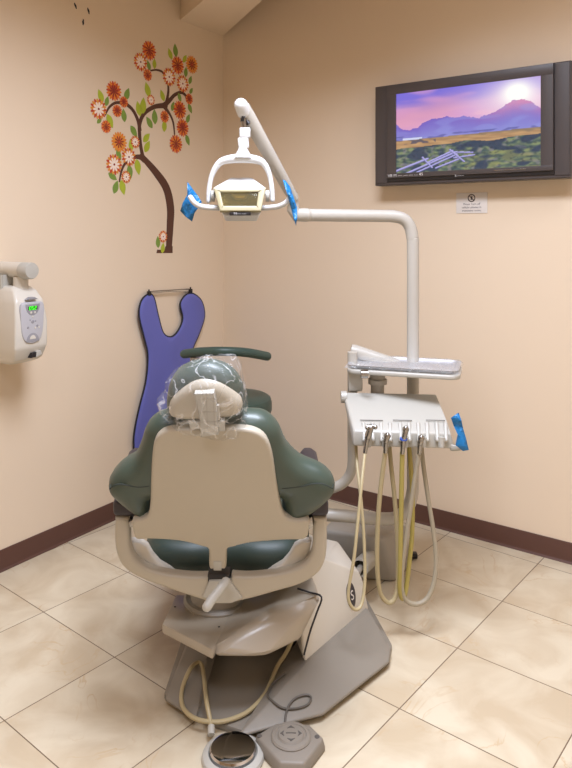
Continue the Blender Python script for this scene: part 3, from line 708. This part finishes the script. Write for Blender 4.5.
# lift linkage cover under the seat
pl = [Z(162, 624, .235), Z(176, 594, .235), Z(240, 600, .235), Z(213, 650, .235)]
pts = pl+[p-V((0, 0, .03)) for p in pl]
obj('swivel_plate', hull(pts, .006, 2), M['cover'], chair)
for px, py in ((175, 607), (219, 627), (231, 610.5)):
    bm = bmesh.new(); lathe(bm, Z(px, py, .2345), [(.0035, 0), (.0035, .0012), (.001, .0015)], seg=10); obj('screw', bm, M['black'], chair)
bm = bmesh.new(); lathe(bm, Z(218, 599, .235), [(.112, -.01), (.112, .006), (.105, .012), (.09, .012), (.088, .05), (.08, .06), (.08, .17), (.12, .175), (.12, .19), (.01, .19)], seg=36); obj('swivel_post', bm, M['boxgrey'], chair)
cov = [Z(215, 657, .2), Z(265, 658, .2), Z(300, 641, .2), Z(213, 650, .232), Z(238, 604, .236), Q(275, 606, 2.12), Q(322, 597, 2.15), Q(300, 586, 2.25), Q(255, 600, 2.25), V((.06, 2.55, .2)), V((-.2, 2.5, .2)), V((.05, 2.5, .3)), V((-.15, 2.45, .235))]
obj('lift_cover', hull(cov, .014, 4), M['cover'], chair, 30)
sa, sb, se = Z(306, 664, .075), Z(368.5, 609, .075), Q(325, 559, 2.36)
sn_ = (sb-sa).cross(se-sa).normalized(); sd = on_plane(359, 572, sa, sn_)
sid = [sa, sb, on_plane(363, 581, sa, sn_), sd, se, on_plane(298, 588, sa, sn_)+V((0, .02, 0)), on_plane(302, 658, sa, sn_)+V((0, .02, 0)), V((.0, 2.5, .06)), V((.02, 2.5, .36)), V((.22, 2.72, .06)), V((.2, 2.66, .25))]
obj('side_cover', hull(sid, .012, 4), M['white'], chair, 30)
bm = bmesh.new(); tube(bm, spline([Q(297.5, 588.5, 2.19), Q(310, 592.5, 2.17), Q(321.5, 597, 2.145), Q(317, 612, 2.13), Q(310, 632, 2.11), Q(304, 655, 2.1)], 4), .003, 8); obj('panel_gap', bm, M['black'], chair)
nS = (sb-sa).cross(se-sa).normalized(); nS = nS if nS.y < 0 else -nS
ctr = on_plane(350.5, 595, sa, nS)
EX = (sb-sa).normalized(); BGF = Frame(ctr, EX, nS.cross(EX), nS)
bm = bmesh.new(); slab(bm, BGF, ell(0, 0, .025, .043), -.012, .006, .003); badge = obj('badge', bm, M['pad'], chair)
obj('badge_mark', text_bm('S', .045, BGF, .002, -.016, .006), M['paper'], badge)
bm = bmesh.new(); P_ = on_plane(303.5, 657, sa, nS); lathe(bm, P_-nS*.004, [(.004, 0), (.004, .006), (.001, .007)], nS, 10); obj('screw', bm, M['steel'], chair)
# base plates on the floor
fl = [Z(164, 700, 0), Z(183, 640, 0), Z(194, 722, 0), Z(243, 738, 0), Z(323, 717, 0), Z(389, 665, 0), Z(392, 650, 0), Z(368, 612, 0), V((.3, 2.75, 0)), V((-.3, 2.75, 0))]
bm = hull([p+V((0, 0, z)) for p in fl for z in (0, .022)], .006, 2)
obj('base_plate', bm, M['base'], chair)
rl = [Z(238, 735, .03), Z(323, 713, .03), Z(389, 661, .03), Z(391, 648, .034), Z(369, 610, .085), Z(305, 664, .085), V((.2, 2.72, .085))]
bm = hull(rl+[V((p.x, p.y, .02)) for p in rl], .006, 3); COVER = BVHTree.FromBMesh(bm); obj('base_cover', bm, M['base'], chair)
ll = [Z(165, 698, .03), Z(196, 719, .028), Z(208, 654, .075), Z(190, 640, .06), V((-.3, 2.7, .07)), V((-.2, 2.7, .075))]
bm = hull(ll+[V((p.x, p.y, .02)) for p in ll], .006, 3); obj('base_cover', bm, M['base'], chair)
bm = bmesh.new(); box(bm, (-.05, 2.5, .13), (.28, .3, .2), None, .01); obj('lift_column', bm, M['black'], chair)
# clear film over the headrest
fo = [(160, 409), (157.5, 400), (164, 393), (165, 382), (176, 374), (189, 366), (203, 362), (216, 361.5), (232, 359), (240, 366), (242.5, 380), (246.5, 392), (247, 408), (245.5, 424), (238, 434), (220, 436), (196, 433), (178, 427), (168, 418)]
rr = random.Random(3)
fpts = [q.xy+V((rr.uniform(-.0035, .0035), rr.uniform(-.0035, .0035))) for q in spline([V((*HF.uv(*p), 0)) for p in fo], 4, True)]
bm = bmesh.new(); cushion(bm, HF, fpts, -.01, .078, .085, .06, step=.012)
for v in bm.verts:
    k = noise.noise(v.co*38)*.006+noise.noise(v.co*90)*.0025; v.co += HF.n*k+V((0, 0, 1))*k*.5
solo('headrest_cover', bm, M['film'], 'crinkled clear plastic bag over the chair headrest', 'plastic cover', HF.at(0, -.08, 0), angle=80)

# ------------------------------------------------------------------ FOOT CONTROLS
fc = thing('foot_control', 'round chrome foot control with a cream hose on the floor tiles', 'foot control', Z(234, 750, 0))
c = Z(233, 751, .02); c.z = 0
bm = bmesh.new(); lathe(bm, c, [(.084, 0), (.086, .006), (.083, .014), (.074, .02), (.068, .021), (.064, .012), (.0, .012)], seg=40); obj('base_ring', bm, M['delivery'], fc)
bm = bmesh.new(); lathe(bm, c, [(.063, .012), (.064, .026), (.06, .031), (.05, .033), (.03, .0345), (.0, .035)], seg=40); obj('disc', bm, M['chrome'], fc)
hp = [(211.5, 733, .022), (210, 720, .035), (206.5, 701, .06), (204, 678, .06), (202, 666, .062), (197, 662.5, .065), (189.5, 670, .07), (182, 690, .045), (183, 707, .038), (195, 718.5, .034), (214, 722, .032), (232, 719, .032), (250, 710, .034), (266, 692, .04), (277, 667, .06), (286, 653, .1), (292, 640, .16)]
bm = bmesh.new(); sp = spline([Z(*p) for p in hp], 6); tube(bm, sp, .0065, 10); obj('hose', bm, M['hose'], fc)
bm = bmesh.new(); tube(bm, [Z(211.2, 735, .02), Z(211.2, 726, .03)], .010, 12); obj('hose_collar', bm, M['delivery'], fc)
fp = thing('foot_pedal', 'grey foot pedal with a round raised dial on the floor tiles', 'foot pedal', Z(290, 745, 0))
top = [(256, 735), (277, 722.5), (309, 724), (323.5, 738), (304, 763), (280, 762)]
ptop = [Z(px, py, .036) for px, py in top]; cen = sum(ptop, V())/len(ptop)
bm = hull(ptop+[V((*((p-cen)*1.07+cen).xy, .0)) for p in ptop]+[V((*((p-cen)*1.07+cen).xy, .012)) for p in ptop], .008, 3); obj('pedal_housing', bm, M['pedal'], fp)
c = Z(291, 737, .036); c.z = .036
bm = bmesh.new(); lathe(bm, c, [(.056, -.004), (.056, .003), (.052, .007), (.044, .008), (.042, .0055), (.038, .0055), (.034, .010), (.0, .0115)], seg=40); dial = obj('dial', bm, M['pedal'], fp)
PF = Frame(c, (1, 0, 0), (0, 1, 0), (0, 0, 1))
for k in range(4):
    a = math.pi/2*k; t = V((math.cos(a), math.sin(a))); nn = V((-t.y, t.x)); bm = bmesh.new()
    slab(bm, PF, [t*.03, t*.019+nn*.011, t*.022, t*.019-nn*.011], .0095, .0115, 0); obj('arrow', bm, M['pedaldark'], dial)
bm = bmesh.new()
slab(bm, PF, rect(-.014, -.0015, .014, .0015), .0105, .0122, 0); obj('centre_mark', bm, M['pedaldark'], dial)
for px, py in ((259.5, 736), (317, 737)):
    bm = bmesh.new(); lathe(bm, Z(px, py, .0355), [(.007, 0), (.007, .0015), (.004, .002)], seg=14); obj('screw_cap', bm, M['pedaldark'], fp)
cp = [(285, 724, .025), (286, 716, .036), (289, 707, .042), (296, 699.5, .046), (306, 696.5, .05), (311, 699, .05), (308, 706, .047), (297, 710, .044), (284, 710, .048), (274, 704, .05), (268, 697, .052), (272, 686, .066), (285, 675, .085)]
cpts = []
for px, py, z in cp:
    h = COVER.ray_cast(V((0, 0, H)), V(((px-CX)/F, 1.0, -(py-CY)/F)).normalized())
    cpts.append(h[0]+V((0, 0, .005)) if h[0] is not None else Z(px, py, z))
bm = bmesh.new(); tube(bm, spline(cpts, 6), .0034, 8); obj('cord', bm, M['cord'], fp)

# ------------------------------------------------------------------ UTILITY BOX
ub = thing('utility_box', 'grey floor junction box behind the chair by the right wall', 'junction box', Z(360, 578, 0))
pts = [Q(322, 529, 2.885), Q(382, 538, 2.80), Z(396, 583, 0), Z(318, 577, 0), Q(408, 525.5, 2.93), Z(412, 566, 0), Q(330, 520, 3.03), Z(330, 560, 0), Z(396, 556, 0), Q(398, 520, 3.0)]
obj('box_housing', hull(pts, .02, 4), M['boxgrey'], ub, 40)
a, b_ = Q(372, 556, 2.86), Q(359.5, 568, 2.66); ax = (b_-a).normalized(); ln = (b_-a).length
bm = bmesh.new(); lathe(bm, a, [(.034, 0), (.034, ln), (.027, ln), (.026, ln*.55), (.0, ln*.55)], ax, 24); obj('hose_port', bm, M['delivery'], ub)
bm = bmesh.new(); tube(bm, spline([a+ax*ln*.5, b_+V((.0, 0, -.004)), b_+ax*.05+V((-.005, 0, -.03)), b_+ax*.07+V((-.02, -.02, -.09))], 4), .012, 10); obj('inner_hose', bm, M['boxgrey'], ub)
bm = bmesh.new(); tube(bm, spline([Z(401, 577, .008), Z(406, 567, .008), Z(411, 559, .01), Z(414.5, 554, .012)], 4), .0045, 8)
box(bm, Z(414, 555, .014), (.028, .03, .022), None, .004)
solo('cable_plug', bm, M['black'], 'short black cable with plug on the floor beside the grey box', 'cable', Z(410, 562, 0))

# ------------------------------------------------------------------ DENTAL LIGHT ON ITS POST
lt = thing('dental_light', 'white overhead dental light on a bent tube post', 'dental light', Q(413, 519, 2.75))
bm = bmesh.new()
pp = [Q(300, 513, 2.74), Q(340, 515.5, 2.74), Q(385, 519, 2.75), Q(399, 516, 2.75), Q(408, 507, 2.75), Q(412.5, 492, 2.75), Q(413, 470, 2.75), Q(413, 350, 2.75), Q(413, 250, 2.75), Q(412.5, 238, 2.75), Q(410, 227, 2.75), Q(404, 219.5, 2.748), Q(394, 216.5, 2.745), Q(380, 216, 2.74), Q(340, 215.5, 2.70), Q(302, 215, 2.66)]
sp = spline(pp, 6); tube(bm, sp, .0245, 20); obj('post', bm, M['beige'], lt)
bm = bmesh.new(); capsule(bm, [Q(293.5, 196, 2.64), Q(293, 210, 2.645), Q(296, 214.7, 2.65), Q(306, 215, 2.66)], [.018, .024, .0265, .0265], 18); obj('elbow', bm, M['beige'], lt)
bm = bmesh.new()
a, b_ = Q(242.5, 107, 2.42), Q(294, 199, 2.63); tube(bm, [a, a.lerp(b_, .1), a.lerp(b_, .9), b_], [.026, .027, .022, .019], 20); obj('balance_arm', bm, M['beige'], lt)
bm = bmesh.new(); capsule(bm, [Q(241, 105, 2.40), Q(243.5, 112, 2.42)], .024, 20); obj('arm_joint', bm, M['bright'], lt)
bm = bmesh.new(); tube(bm, [Q(243, 114, 2.42), Q(244.5, 130, 2.42)], .011, 12); obj('pivot_pin', bm, M['steel'], lt)
bm = bmesh.new(); tube(bm, [Q(242, 117.5, 2.42), Q(245, 118.5, 2.42)], .017, 14); tube(bm, [Q(246.5, 121, 2.42), Q(249, 124, 2.42)], .007, 8); obj('pivot_collar', bm, M['black'], lt)
bm = bmesh.new(); box(bm, Q(245, 133, 2.42), (.038, .03, .036), None, .005); box(bm, Q(243.5, 143, 2.42), (.038, .028, .04), (V((1, 0, .1)).normalized(), V((0, 1, 0)), V((-.1, 0, 1)).normalized()), .006); obj('neck', bm, M['bright'], lt)
yl = [Q(208.5, 201, 2.42), Q(209, 189, 2.42), Q(212, 175, 2.42), Q(218, 164.5, 2.42), Q(226, 160, 2.42), Q(242, 158.3, 2.42), Q(257, 160, 2.42), Q(264.5, 164.5, 2.42), Q(269.5, 175, 2.42), Q(272, 189, 2.42), Q(272.5, 200, 2.42)]
wr = [.0085, .0085, .009, .0115, .0145, .0165, .0145, .0115, .009, .0085, .0085]
sp = spline(yl, 6); sr = [q.x for q in spline([V((w, 0, 0)) for w in wr], 6)]
bm = bmesh.new(); capsule(bm, sp, sr, 14); tube(bm, [Q(243, 142, 2.42), Q(243, 150, 2.42), Q(243, 158, 2.42)], [.016, .018, .034], 16); obj('yoke', bm, M['bright'], lt)
# lamp head
hd = [Q(231, 177.5, 2.46), Q(252, 177.5, 2.46), Q(213.5, 187.5, 2.38), Q(265.5, 187.5, 2.38), Q(213, 190, 2.375), Q(266, 190, 2.375), Q(223, 205, 2.5), Q(259, 205, 2.5), Q(231, 184, 2.55), Q(252, 184, 2.55), Q(213, 195, 2.46), Q(266, 195, 2.46)]
obj('lamp_cap', hull(hd, .008, 3), M['bright'], lt)
GF = Frame(Q(241, 200, 2.36), (1, 0, 0), (0, .36, .933), (0, -.933, .36))
def gf(pts, w=0): return [GF.uv(*p, w) for p in pts]
# frame with an opening: four bars
bm = bmesh.new()
for pts in ([(213.5, 188), (266, 188), (258.5, 192.5), (220.5, 192.5)], [(213.5, 188), (220.5, 192.5), (223.5, 206.5), (220, 211.5)], [(266, 188), (258.5, 192.5), (256.5, 206.5), (261, 211.5)], [(223.5, 206.3), (256.5, 206.3), (261, 211.5), (220, 211.5)]):
    slab(bm, GF, gf(pts), -.012, .006, .003)
head = obj('lens_frame', bm, M['lensframe'], lt)
bm = bmesh.new(); slab(bm, GF, gf([(218, 191), (261, 191), (259, 208.5), (222, 208.5)]), -.002, .001, .0005); obj('lens', bm, M['lens'], head)
bm = bmesh.new()
cpt = gf([(219, 191.5), (260, 191.5), (258, 207.5), (222.5, 207.5)])
rows = []
for j in range(9):
    row = []
    for i in range(17):
        x, y = i/16, j/8; p = (cpt[3].lerp(cpt[2], x)).lerp(cpt[0].lerp(cpt[1], x), y); dd = .035*math.sin(math.pi*y)*(.6+.4*math.sin(math.pi*x))
        row.append(bm.verts.new(GF.at(p.x, p.y, -.012-dd)))
    rows.append(row)
for j in range(8):
    for i in range(16): bm.faces.new((rows[j][i], rows[j][i+1], rows[j+1][i+1], rows[j+1][i]))
obj('reflector', bm, M['reflector'], head)
bm = bmesh.new(); cc = GF.uv(239.5, 194.5); slab(bm, GF, [cc+V(p) for p in ((-.03, .008), (.03, .008), (.014, -.009), (-.014, -.009))], -.03, -.008, .003); obj('bulb_shield', bm, M['lensframe'], head)
tb = [Q(221, 212, 2.37), Q(261, 212, 2.37), Q(226, 221, 2.40), Q(257, 221, 2.40), Q(223, 212, 2.5), Q(259, 212, 2.5), Q(228, 219, 2.5), Q(255, 219, 2.5), Q(224.5, 216, 2.36), Q(258.5, 216, 2.36)]
obj('lamp_base', hull(tb, .004, 2), M['bright'], lt)
KF = Frame(Q(240, 214, 2.345), (1, 0, 0), (0, 0, 1), (0, -1, 0))
bm = bmesh.new(); slab(bm, KF, rect(*KF.uv(229.5, 215.3), *KF.uv(250.5, 212.2)), -.03, .002, .001); lb = obj('nameplate', bm, M['black'], lt)
obj('lettering', text_bm('M--- ---', .011, KF, 0, -.002, .002, sx=1.3), M['caption'], lb)
for s, knob in (((211.5, 189), (216, 203)), ((269.5, 189), (264, 203))):
    bm = bmesh.new(); tube(bm, [Q(s[0], 196, 2.42), Q(s[0]*.3+knob[0]*.7, 196, 2.42)], .02, 18); obj('tilt_knob', bm, M['delivery'], lt)
bm = bmesh.new(); capsule(bm, spline([Q(223, 208, 2.40), Q(212, 207.7, 2.38), Q(201, 206.5, 2.36), Q(194.5, 203, 2.35), Q(190.5, 197.5, 2.35)], 5), .0095, 12); obj('handle', bm, M['bright'], lt)
bm = bmesh.new(); capsule(bm, spline([Q(259, 208, 2.40), Q(269, 207.7, 2.38), Q(279, 206.3, 2.36), Q(286, 202.5, 2.35), Q(290.5, 197, 2.35)], 5), .0095, 12); obj('handle', bm, M['bright'], lt)

def film(name, pts, Y, label, group, seed, depth=.02, sc=1.0):
    fr = Frame(Q(*pts[0], Y), (1, 0, 0), (0, 0, 1), (0, -1, 0)); o = [fr.uv(*p) for p in pts]
    b = bmesh.new(); cushion(b, fr, o, 0, .004, .004, .01, step=.008)
    for v in b.verts:
        k = noise.noise(v.co*22+V((seed, 0, 0)))*depth+noise.noise(v.co*60)*.006; v.co.y += k
    return solo(name, b, M['bluefilm'], label, 'plastic sleeve', Q(*pts[len(pts)//2], Y), group, angle=70)
film('barrier_sleeve', [(187.6, 181.6), (189, 184), (192, 188), (197, 195), (202, 202), (198, 208), (194.5, 213), (192, 221.5), (186, 217), (180, 211), (183, 203), (187.5, 195)], 2.375, 'blue plastic film on the left handle of the dental light', 'blue barrier films', 1)
film('barrier_sleeve', [(282.6, 179.5), (286, 181), (290, 186), (293.6, 197), (297, 207), (297.3, 217), (296, 226), (293.5, 218), (291, 209), (287.5, 195)], 2.325, 'blue plastic film on the right handle of the dental light', 'blue barrier films', 5)
film('barrier_sleeve', [(451, 418), (455, 415), (458.7, 412.7), (461, 420), (463, 428), (466, 439), (468, 449), (462.4, 450.5), (455, 444.5), (457.3, 434), (454, 426)], 2.38, 'blue plastic film on the right end of the instrument console', 'blue barrier films', 9)

# ------------------------------------------------------------------ DELIVERY UNIT
du = thing('delivery_unit', 'cream dental instrument console with tray shelf on a curved arm', 'instrument console', Q(400, 450, 2.5))
cons = [Q(343, 392, 2.62), Q(436, 394, 2.62), Q(353.5, 419.5, 2.47), Q(447, 420.5, 2.47), Q(353.5, 431, 2.42), Q(451, 434, 2.42), Q(353, 446, 2.42), Q(455, 449, 2.42), Q(349, 428, 2.64), Q(440, 430, 2.64)]
body = obj('console_body', hull(cons, .009, 3), M['delivery'], du, 30)
DF = Frame(Q(400, 434, 2.415), (1, 0, 0), (0, .3, .954), (0, -.954, .3))
for px in (369.5, 386, 404, 421, 438.5):
    bm = bmesh.new(); k = (px-404)*.06
    capsule(bm, [Q(px-4+k, 424, 2.452), Q(px-3+k, 440, 2.408)], .008, 12); capsule(bm, [Q(px+5+k, 424, 2.452), Q(px+5.5+k, 440, 2.408)], .008, 12)
    tube(bm, [Q(px+.7+k, 437, 2.408), Q(px+.7+k, 447, 2.404)], [.014, .011], 14); obj('holder', bm, M['delivery'], body)
bm = bmesh.new()
for a, b_ in ((360, 383), (393, 412), (426, 445)):
    p0, p1 = Q(a, 420, 2.462), Q(b_, 420.4, 2.462); tube(bm, [p0, p1], .0014, 6)
obj('seam_slot', bm, M['pedaldark'], body)
obj('end_handle', hull([Q(450, 444, 2.42), Q(462, 446.5, 2.40), Q(463, 450, 2.40), Q(450, 451.5, 2.42), Q(448, 444, 2.46), Q(460, 447, 2.46), Q(460, 451, 2.46)], .006, 3), M['delivery'], du)
bm = bmesh.new(); tube(bm, [Q(341, 397, 2.60), Q(346.5, 397, 2.60)], .022, 18); obj('side_knob', bm, M['delivery'], du)
bm = bmesh.new(); tube(bm, spline([Q(352.5, 352, 2.68), Q(352.5, 400, 2.68), Q(352.5, 440, 2.68), Q(352.5, 462, 2.68), Q(350, 474, 2.69), Q(343, 483, 2.7), Q(333, 488, 2.71), Q(318, 492, 2.73), Q(305, 502, 2.74)], 6), .0195, 18); obj('support_arm', bm, M['beige'], du)
bm = bmesh.new(); a, b_ = Q(350.5, 350, 2.775), Q(410, 369, 2.765)
tube(bm, [a, a.lerp(b_, .08), a.lerp(b_, .9), b_], [.024, .027, .024, .02], 18); obj('link_arm', bm, M['beige'], du)
bm = bmesh.new(); box(bm, Q(355, 378, 2.66), (.055, .05, .095), None, .008); obj('arm_block', bm, M['delivery'], du)
bm = bmesh.new(); lathe(bm, Q(377.5, 392, 2.655), [(.026, -.02), (.026, .03), (.036, .032), (.036, .05), (.03, .054), (.03, .07)], seg=24); obj('tray_pivot', bm, M['boxgrey'], du)
bm = bmesh.new(); tube(bm, [Q(361, 374, 2.56), Q(368, 374, 2.56)], .016, 14); obj('tray_lock', bm, M['steel'], du)
tz = .926
cn = [Z(349.5, 358.5, tz), Z(441, 361.5, tz), Z(463, 375, tz), Z(357, 369.5, tz)]
t_ex = ((cn[1]-cn[0])+(cn[2]-cn[3])).normalized(); t_ex = Matrix.Rotation(math.radians(-4.5), 3, 'Z') @ t_ex; t_ey = V((-t_ex.y, t_ex.x, 0)); tc_ = sum(cn, V())/4+t_ex*.012
TRF = Frame(tc_, t_ex, t_ey, (0, 0, 1)); tw, tdp = .405, .21
bm = bmesh.new(); slab(bm, TRF, rrect(-tw/2-.006, -tdp/2-.012, tw/2+.01, tdp/2-.01, .04, 6), -.02, -.002, .006); obj('tray_shelf', bm, M['delivery'], du)
tray = thing('instrument_tray', 'shiny steel instrument tray on the console shelf', 'tray', tc_+V((0, 0, -.002)))
bm = bmesh.new(); ro = rrect(-tw/2, -tdp/2, tw/2, tdp/2, .035, 6)
lev = [(0.026, 0.0), (.016, .001), (.006, .010), (.002, .0135), (-.006, .0135), (-.006, .012), (.004, .011), (.015, -.0005), (.026, -.0015)]
rings = [[bm.verts.new(TRF.at(q.x, q.y, w)) for q in inset(ro, d)] for d, w in lev]; n = len(ro)
for i in range(len(rings)-1):
    for k in range(n): bm.faces.new((rings[i][k], rings[i][(k+1) % n], rings[i+1][(k+1) % n], rings[i+1][k]))
bm.faces.new(rings[0]); bm.faces.new(rings[-1][::-1])
obj('tray_pan', bm, M['traysteel'], tray, 40)
bm = bmesh.new(); NXT, NYT = 44, 30; rows = []
for j in range(NYT+1):
    row = []
    for i in range(NXT+1):
        x, y = -1+2*i/NXT, -1+2*j/NYT; e = max(abs(x), abs(y))
        p = TRF.at(x*(tw/2+.012), y*(tdp/2+.01), .0175-(.015*smooth(.94, 1.0, e)))
        k = noise.noise(p*30)*.003+noise.noise(p*75)*.002; row.append(bm.verts.new(p+V((0, 0, k*(1-.3*e)))+t_ex*k*.8))
    rows.append(row)
for j in range(NYT):
    for i in range(NXT): bm.faces.new((rows[j][i], rows[j][i+1], rows[j+1][i+1], rows[j+1][i]))
solo('tray_cover', bm, M['trayfilm'], 'crinkled clear film stretched over the steel tray', 'plastic cover', tc_, angle=80)
# handpieces in their holders, each with its hose loop
def handpiece(name, label, head, body, hose, hm, r, kind, Yb=2.405):
    t = thing(name, label, 'dental tool', Q(*head[-1], Yb-.03), 'dental tools in the console holders')
    P = [Q(px, py, Yb-.03) for px, py in head]
    bm = bmesh.new()
    if kind == 'syringe':
        capsule(bm, [P[0], P[1]], [.011, .012], 14); tube(bm, [P[0]+V((-.012, 0, .004)), P[0]+V((.014, 0, .006))], .008, 12)
        sphere(bm, P[0]+V((.016, -.004, .004)), .008); sphere(bm, P[0]+V((-.012, -.004, .002)), .007)
    else:
        capsule(bm, [P[0], P[0].lerp(P[1], .4), P[1]], [.008, .010, .009], 14)
        lathe(bm, P[0].lerp(P[1], .15), [(.011, -.006), (.012, 0), (.011, .006)], (P[1]-P[0]), 14)
    obj('head', bm, M['steel'], t)
    B0 = [Q(px, py, Yb-.025) for px, py in body]
    bm = bmesh.new(); tube(bm, B0, [.0095, .0085, .007][:len(B0)], 12); obj('coupling', bm, M['steel'], t)
    if kind == 'ring':
        bm = bmesh.new(); lathe(bm, B0[0], [(.0125, -.004), (.0135, 0), (.0125, .004)], (B0[1]-B0[0]), 16); obj('colour_ring', bm, M['blueling'], t, label='blue ring')
    hs = []
    for i, (px, py) in enumerate(hose):
        f = i/(len(hose)-1); hs.append(Q(px, py, Yb-.02+(.11*f if kind != 'syringe' else .1*f-.2*math.sin(math.pi*f))))
    bm = bmesh.new(); tube(bm, spline(hs, 6), r, 10); obj('hose', bm, hm, t)
handpiece('air_syringe', 'steel air water syringe in the leftmost console holder', [(370.5, 428), (368, 436)], [(368, 434), (366.5, 443), (365, 453)],
    [(365.2, 451), (363, 470), (361, 490), (357.5, 525), (354, 558), (348.5, 590), (349.5, 603), (355.5, 609.5), (361.5, 604), (364.8, 580), (363.8, 535), (360.5, 495), (357.5, 468), (356, 446)], M['hose'], .0055, 'syringe')
handpiece('dental_handpiece', 'short steel handpiece with a cream hose in the second holder from the left', [(387.5, 435), (386, 441)], [(386, 440), (385.8, 446), (385.5, 453)],
    [(385.5, 451), (382.5, 473), (379, 505), (377.2, 540), (377.5, 572), (380.5, 593), (388, 602.5), (395, 597.5), (398, 580), (397.5, 540), (394.5, 497), (391, 465), (389.5, 447)], M['hose'], .0082, 'plain')
handpiece('dental_handpiece', 'long steel handpiece with a blue ring and yellowed hose in the middle holder', [(406, 428), (404, 438)], [(403.5, 439), (403, 446), (402.3, 454)],
    [(402.3, 452), (401.5, 490), (400.8, 530), (400, 570), (399.8, 589), (402.5, 598.5), (406, 589), (409, 565), (412, 535), (412.5, 500), (411, 470), (409, 447)], M['hoseyellow'], .0085, 'ring')
handpiece('dental_handpiece', 'short steel handpiece with the widest grey hose loop, in the fourth holder', [(421.5, 437), (420.5, 443)], [(420.5, 442), (420, 447), (419.3, 454)],
    [(419.3, 452), (415.5, 475), (411, 505), (406.5, 535), (402.5, 565), (401.5, 585), (405, 599), (415, 604.2), (426.5, 599), (433.5, 584), (436, 562), (434, 535), (429, 503), (424, 470), (421.5, 447)], M['hosegrey'], .0082, 'plain')

# ------------------------------------------------------------------ LIGHT
def area(name, loc, sx, sy, power, col, rotz=0):
    l = bpy.data.lights.new(name, 'AREA'); l.shape = 'RECTANGLE'; l.size = sx; l.size_y = sy; l.energy = power; l.color = col
    o = bpy.data.objects.new(name, l); COL.objects.link(o); o.location = loc; o.rotation_euler = (0, 0, rotz); return o
LC = (.90, .98, 1.17)
a1 = area('ceiling_lamp', (.1, 1.62, 2.92), 1.2, .6, 68, LC, math.radians(-36)); a1.data.spread = math.radians(148)
a2 = area('ceiling_lamp_near', (-.35, .0, 2.92), 1.1, .55, 21, LC, math.radians(-36)); a2.data.spread = math.radians(135)
a3 = area('ceiling_lamp_right', (1.25, 1.75, 2.92), .6, .5, 9, LC, math.radians(-36)); a3.data.spread = math.radians(165)
w = bpy.data.worlds.new('world'); scene.world = w; w.use_nodes = True
w.node_tree.nodes['Background'].inputs[0].default_value = (1, .95, .88, 1); w.node_tree.nodes['Background'].inputs[1].default_value = .05

# ------------------------------------------------------------------ CAMERA
cam = bpy.data.cameras.new('camera'); co = bpy.data.objects.new('camera', cam); COL.objects.link(co)
co.location = (0, 0, H); co.rotation_euler = (math.radians(90), 0, 0)
cam.sensor_fit = 'HORIZONTAL'; cam.sensor_width = 36; cam.lens = 36*F/572; cam.shift_x = 0; cam.shift_y = -(384-CY)/572
cam.clip_start = .02; scene.camera = co
scene.view_settings.view_transform = 'Standard'; scene.view_settings.look = 'None'; scene.view_settings.gamma = 1; scene.view_settings.use_curve_mapping = False
scene.view_settings.exposure = 0.0
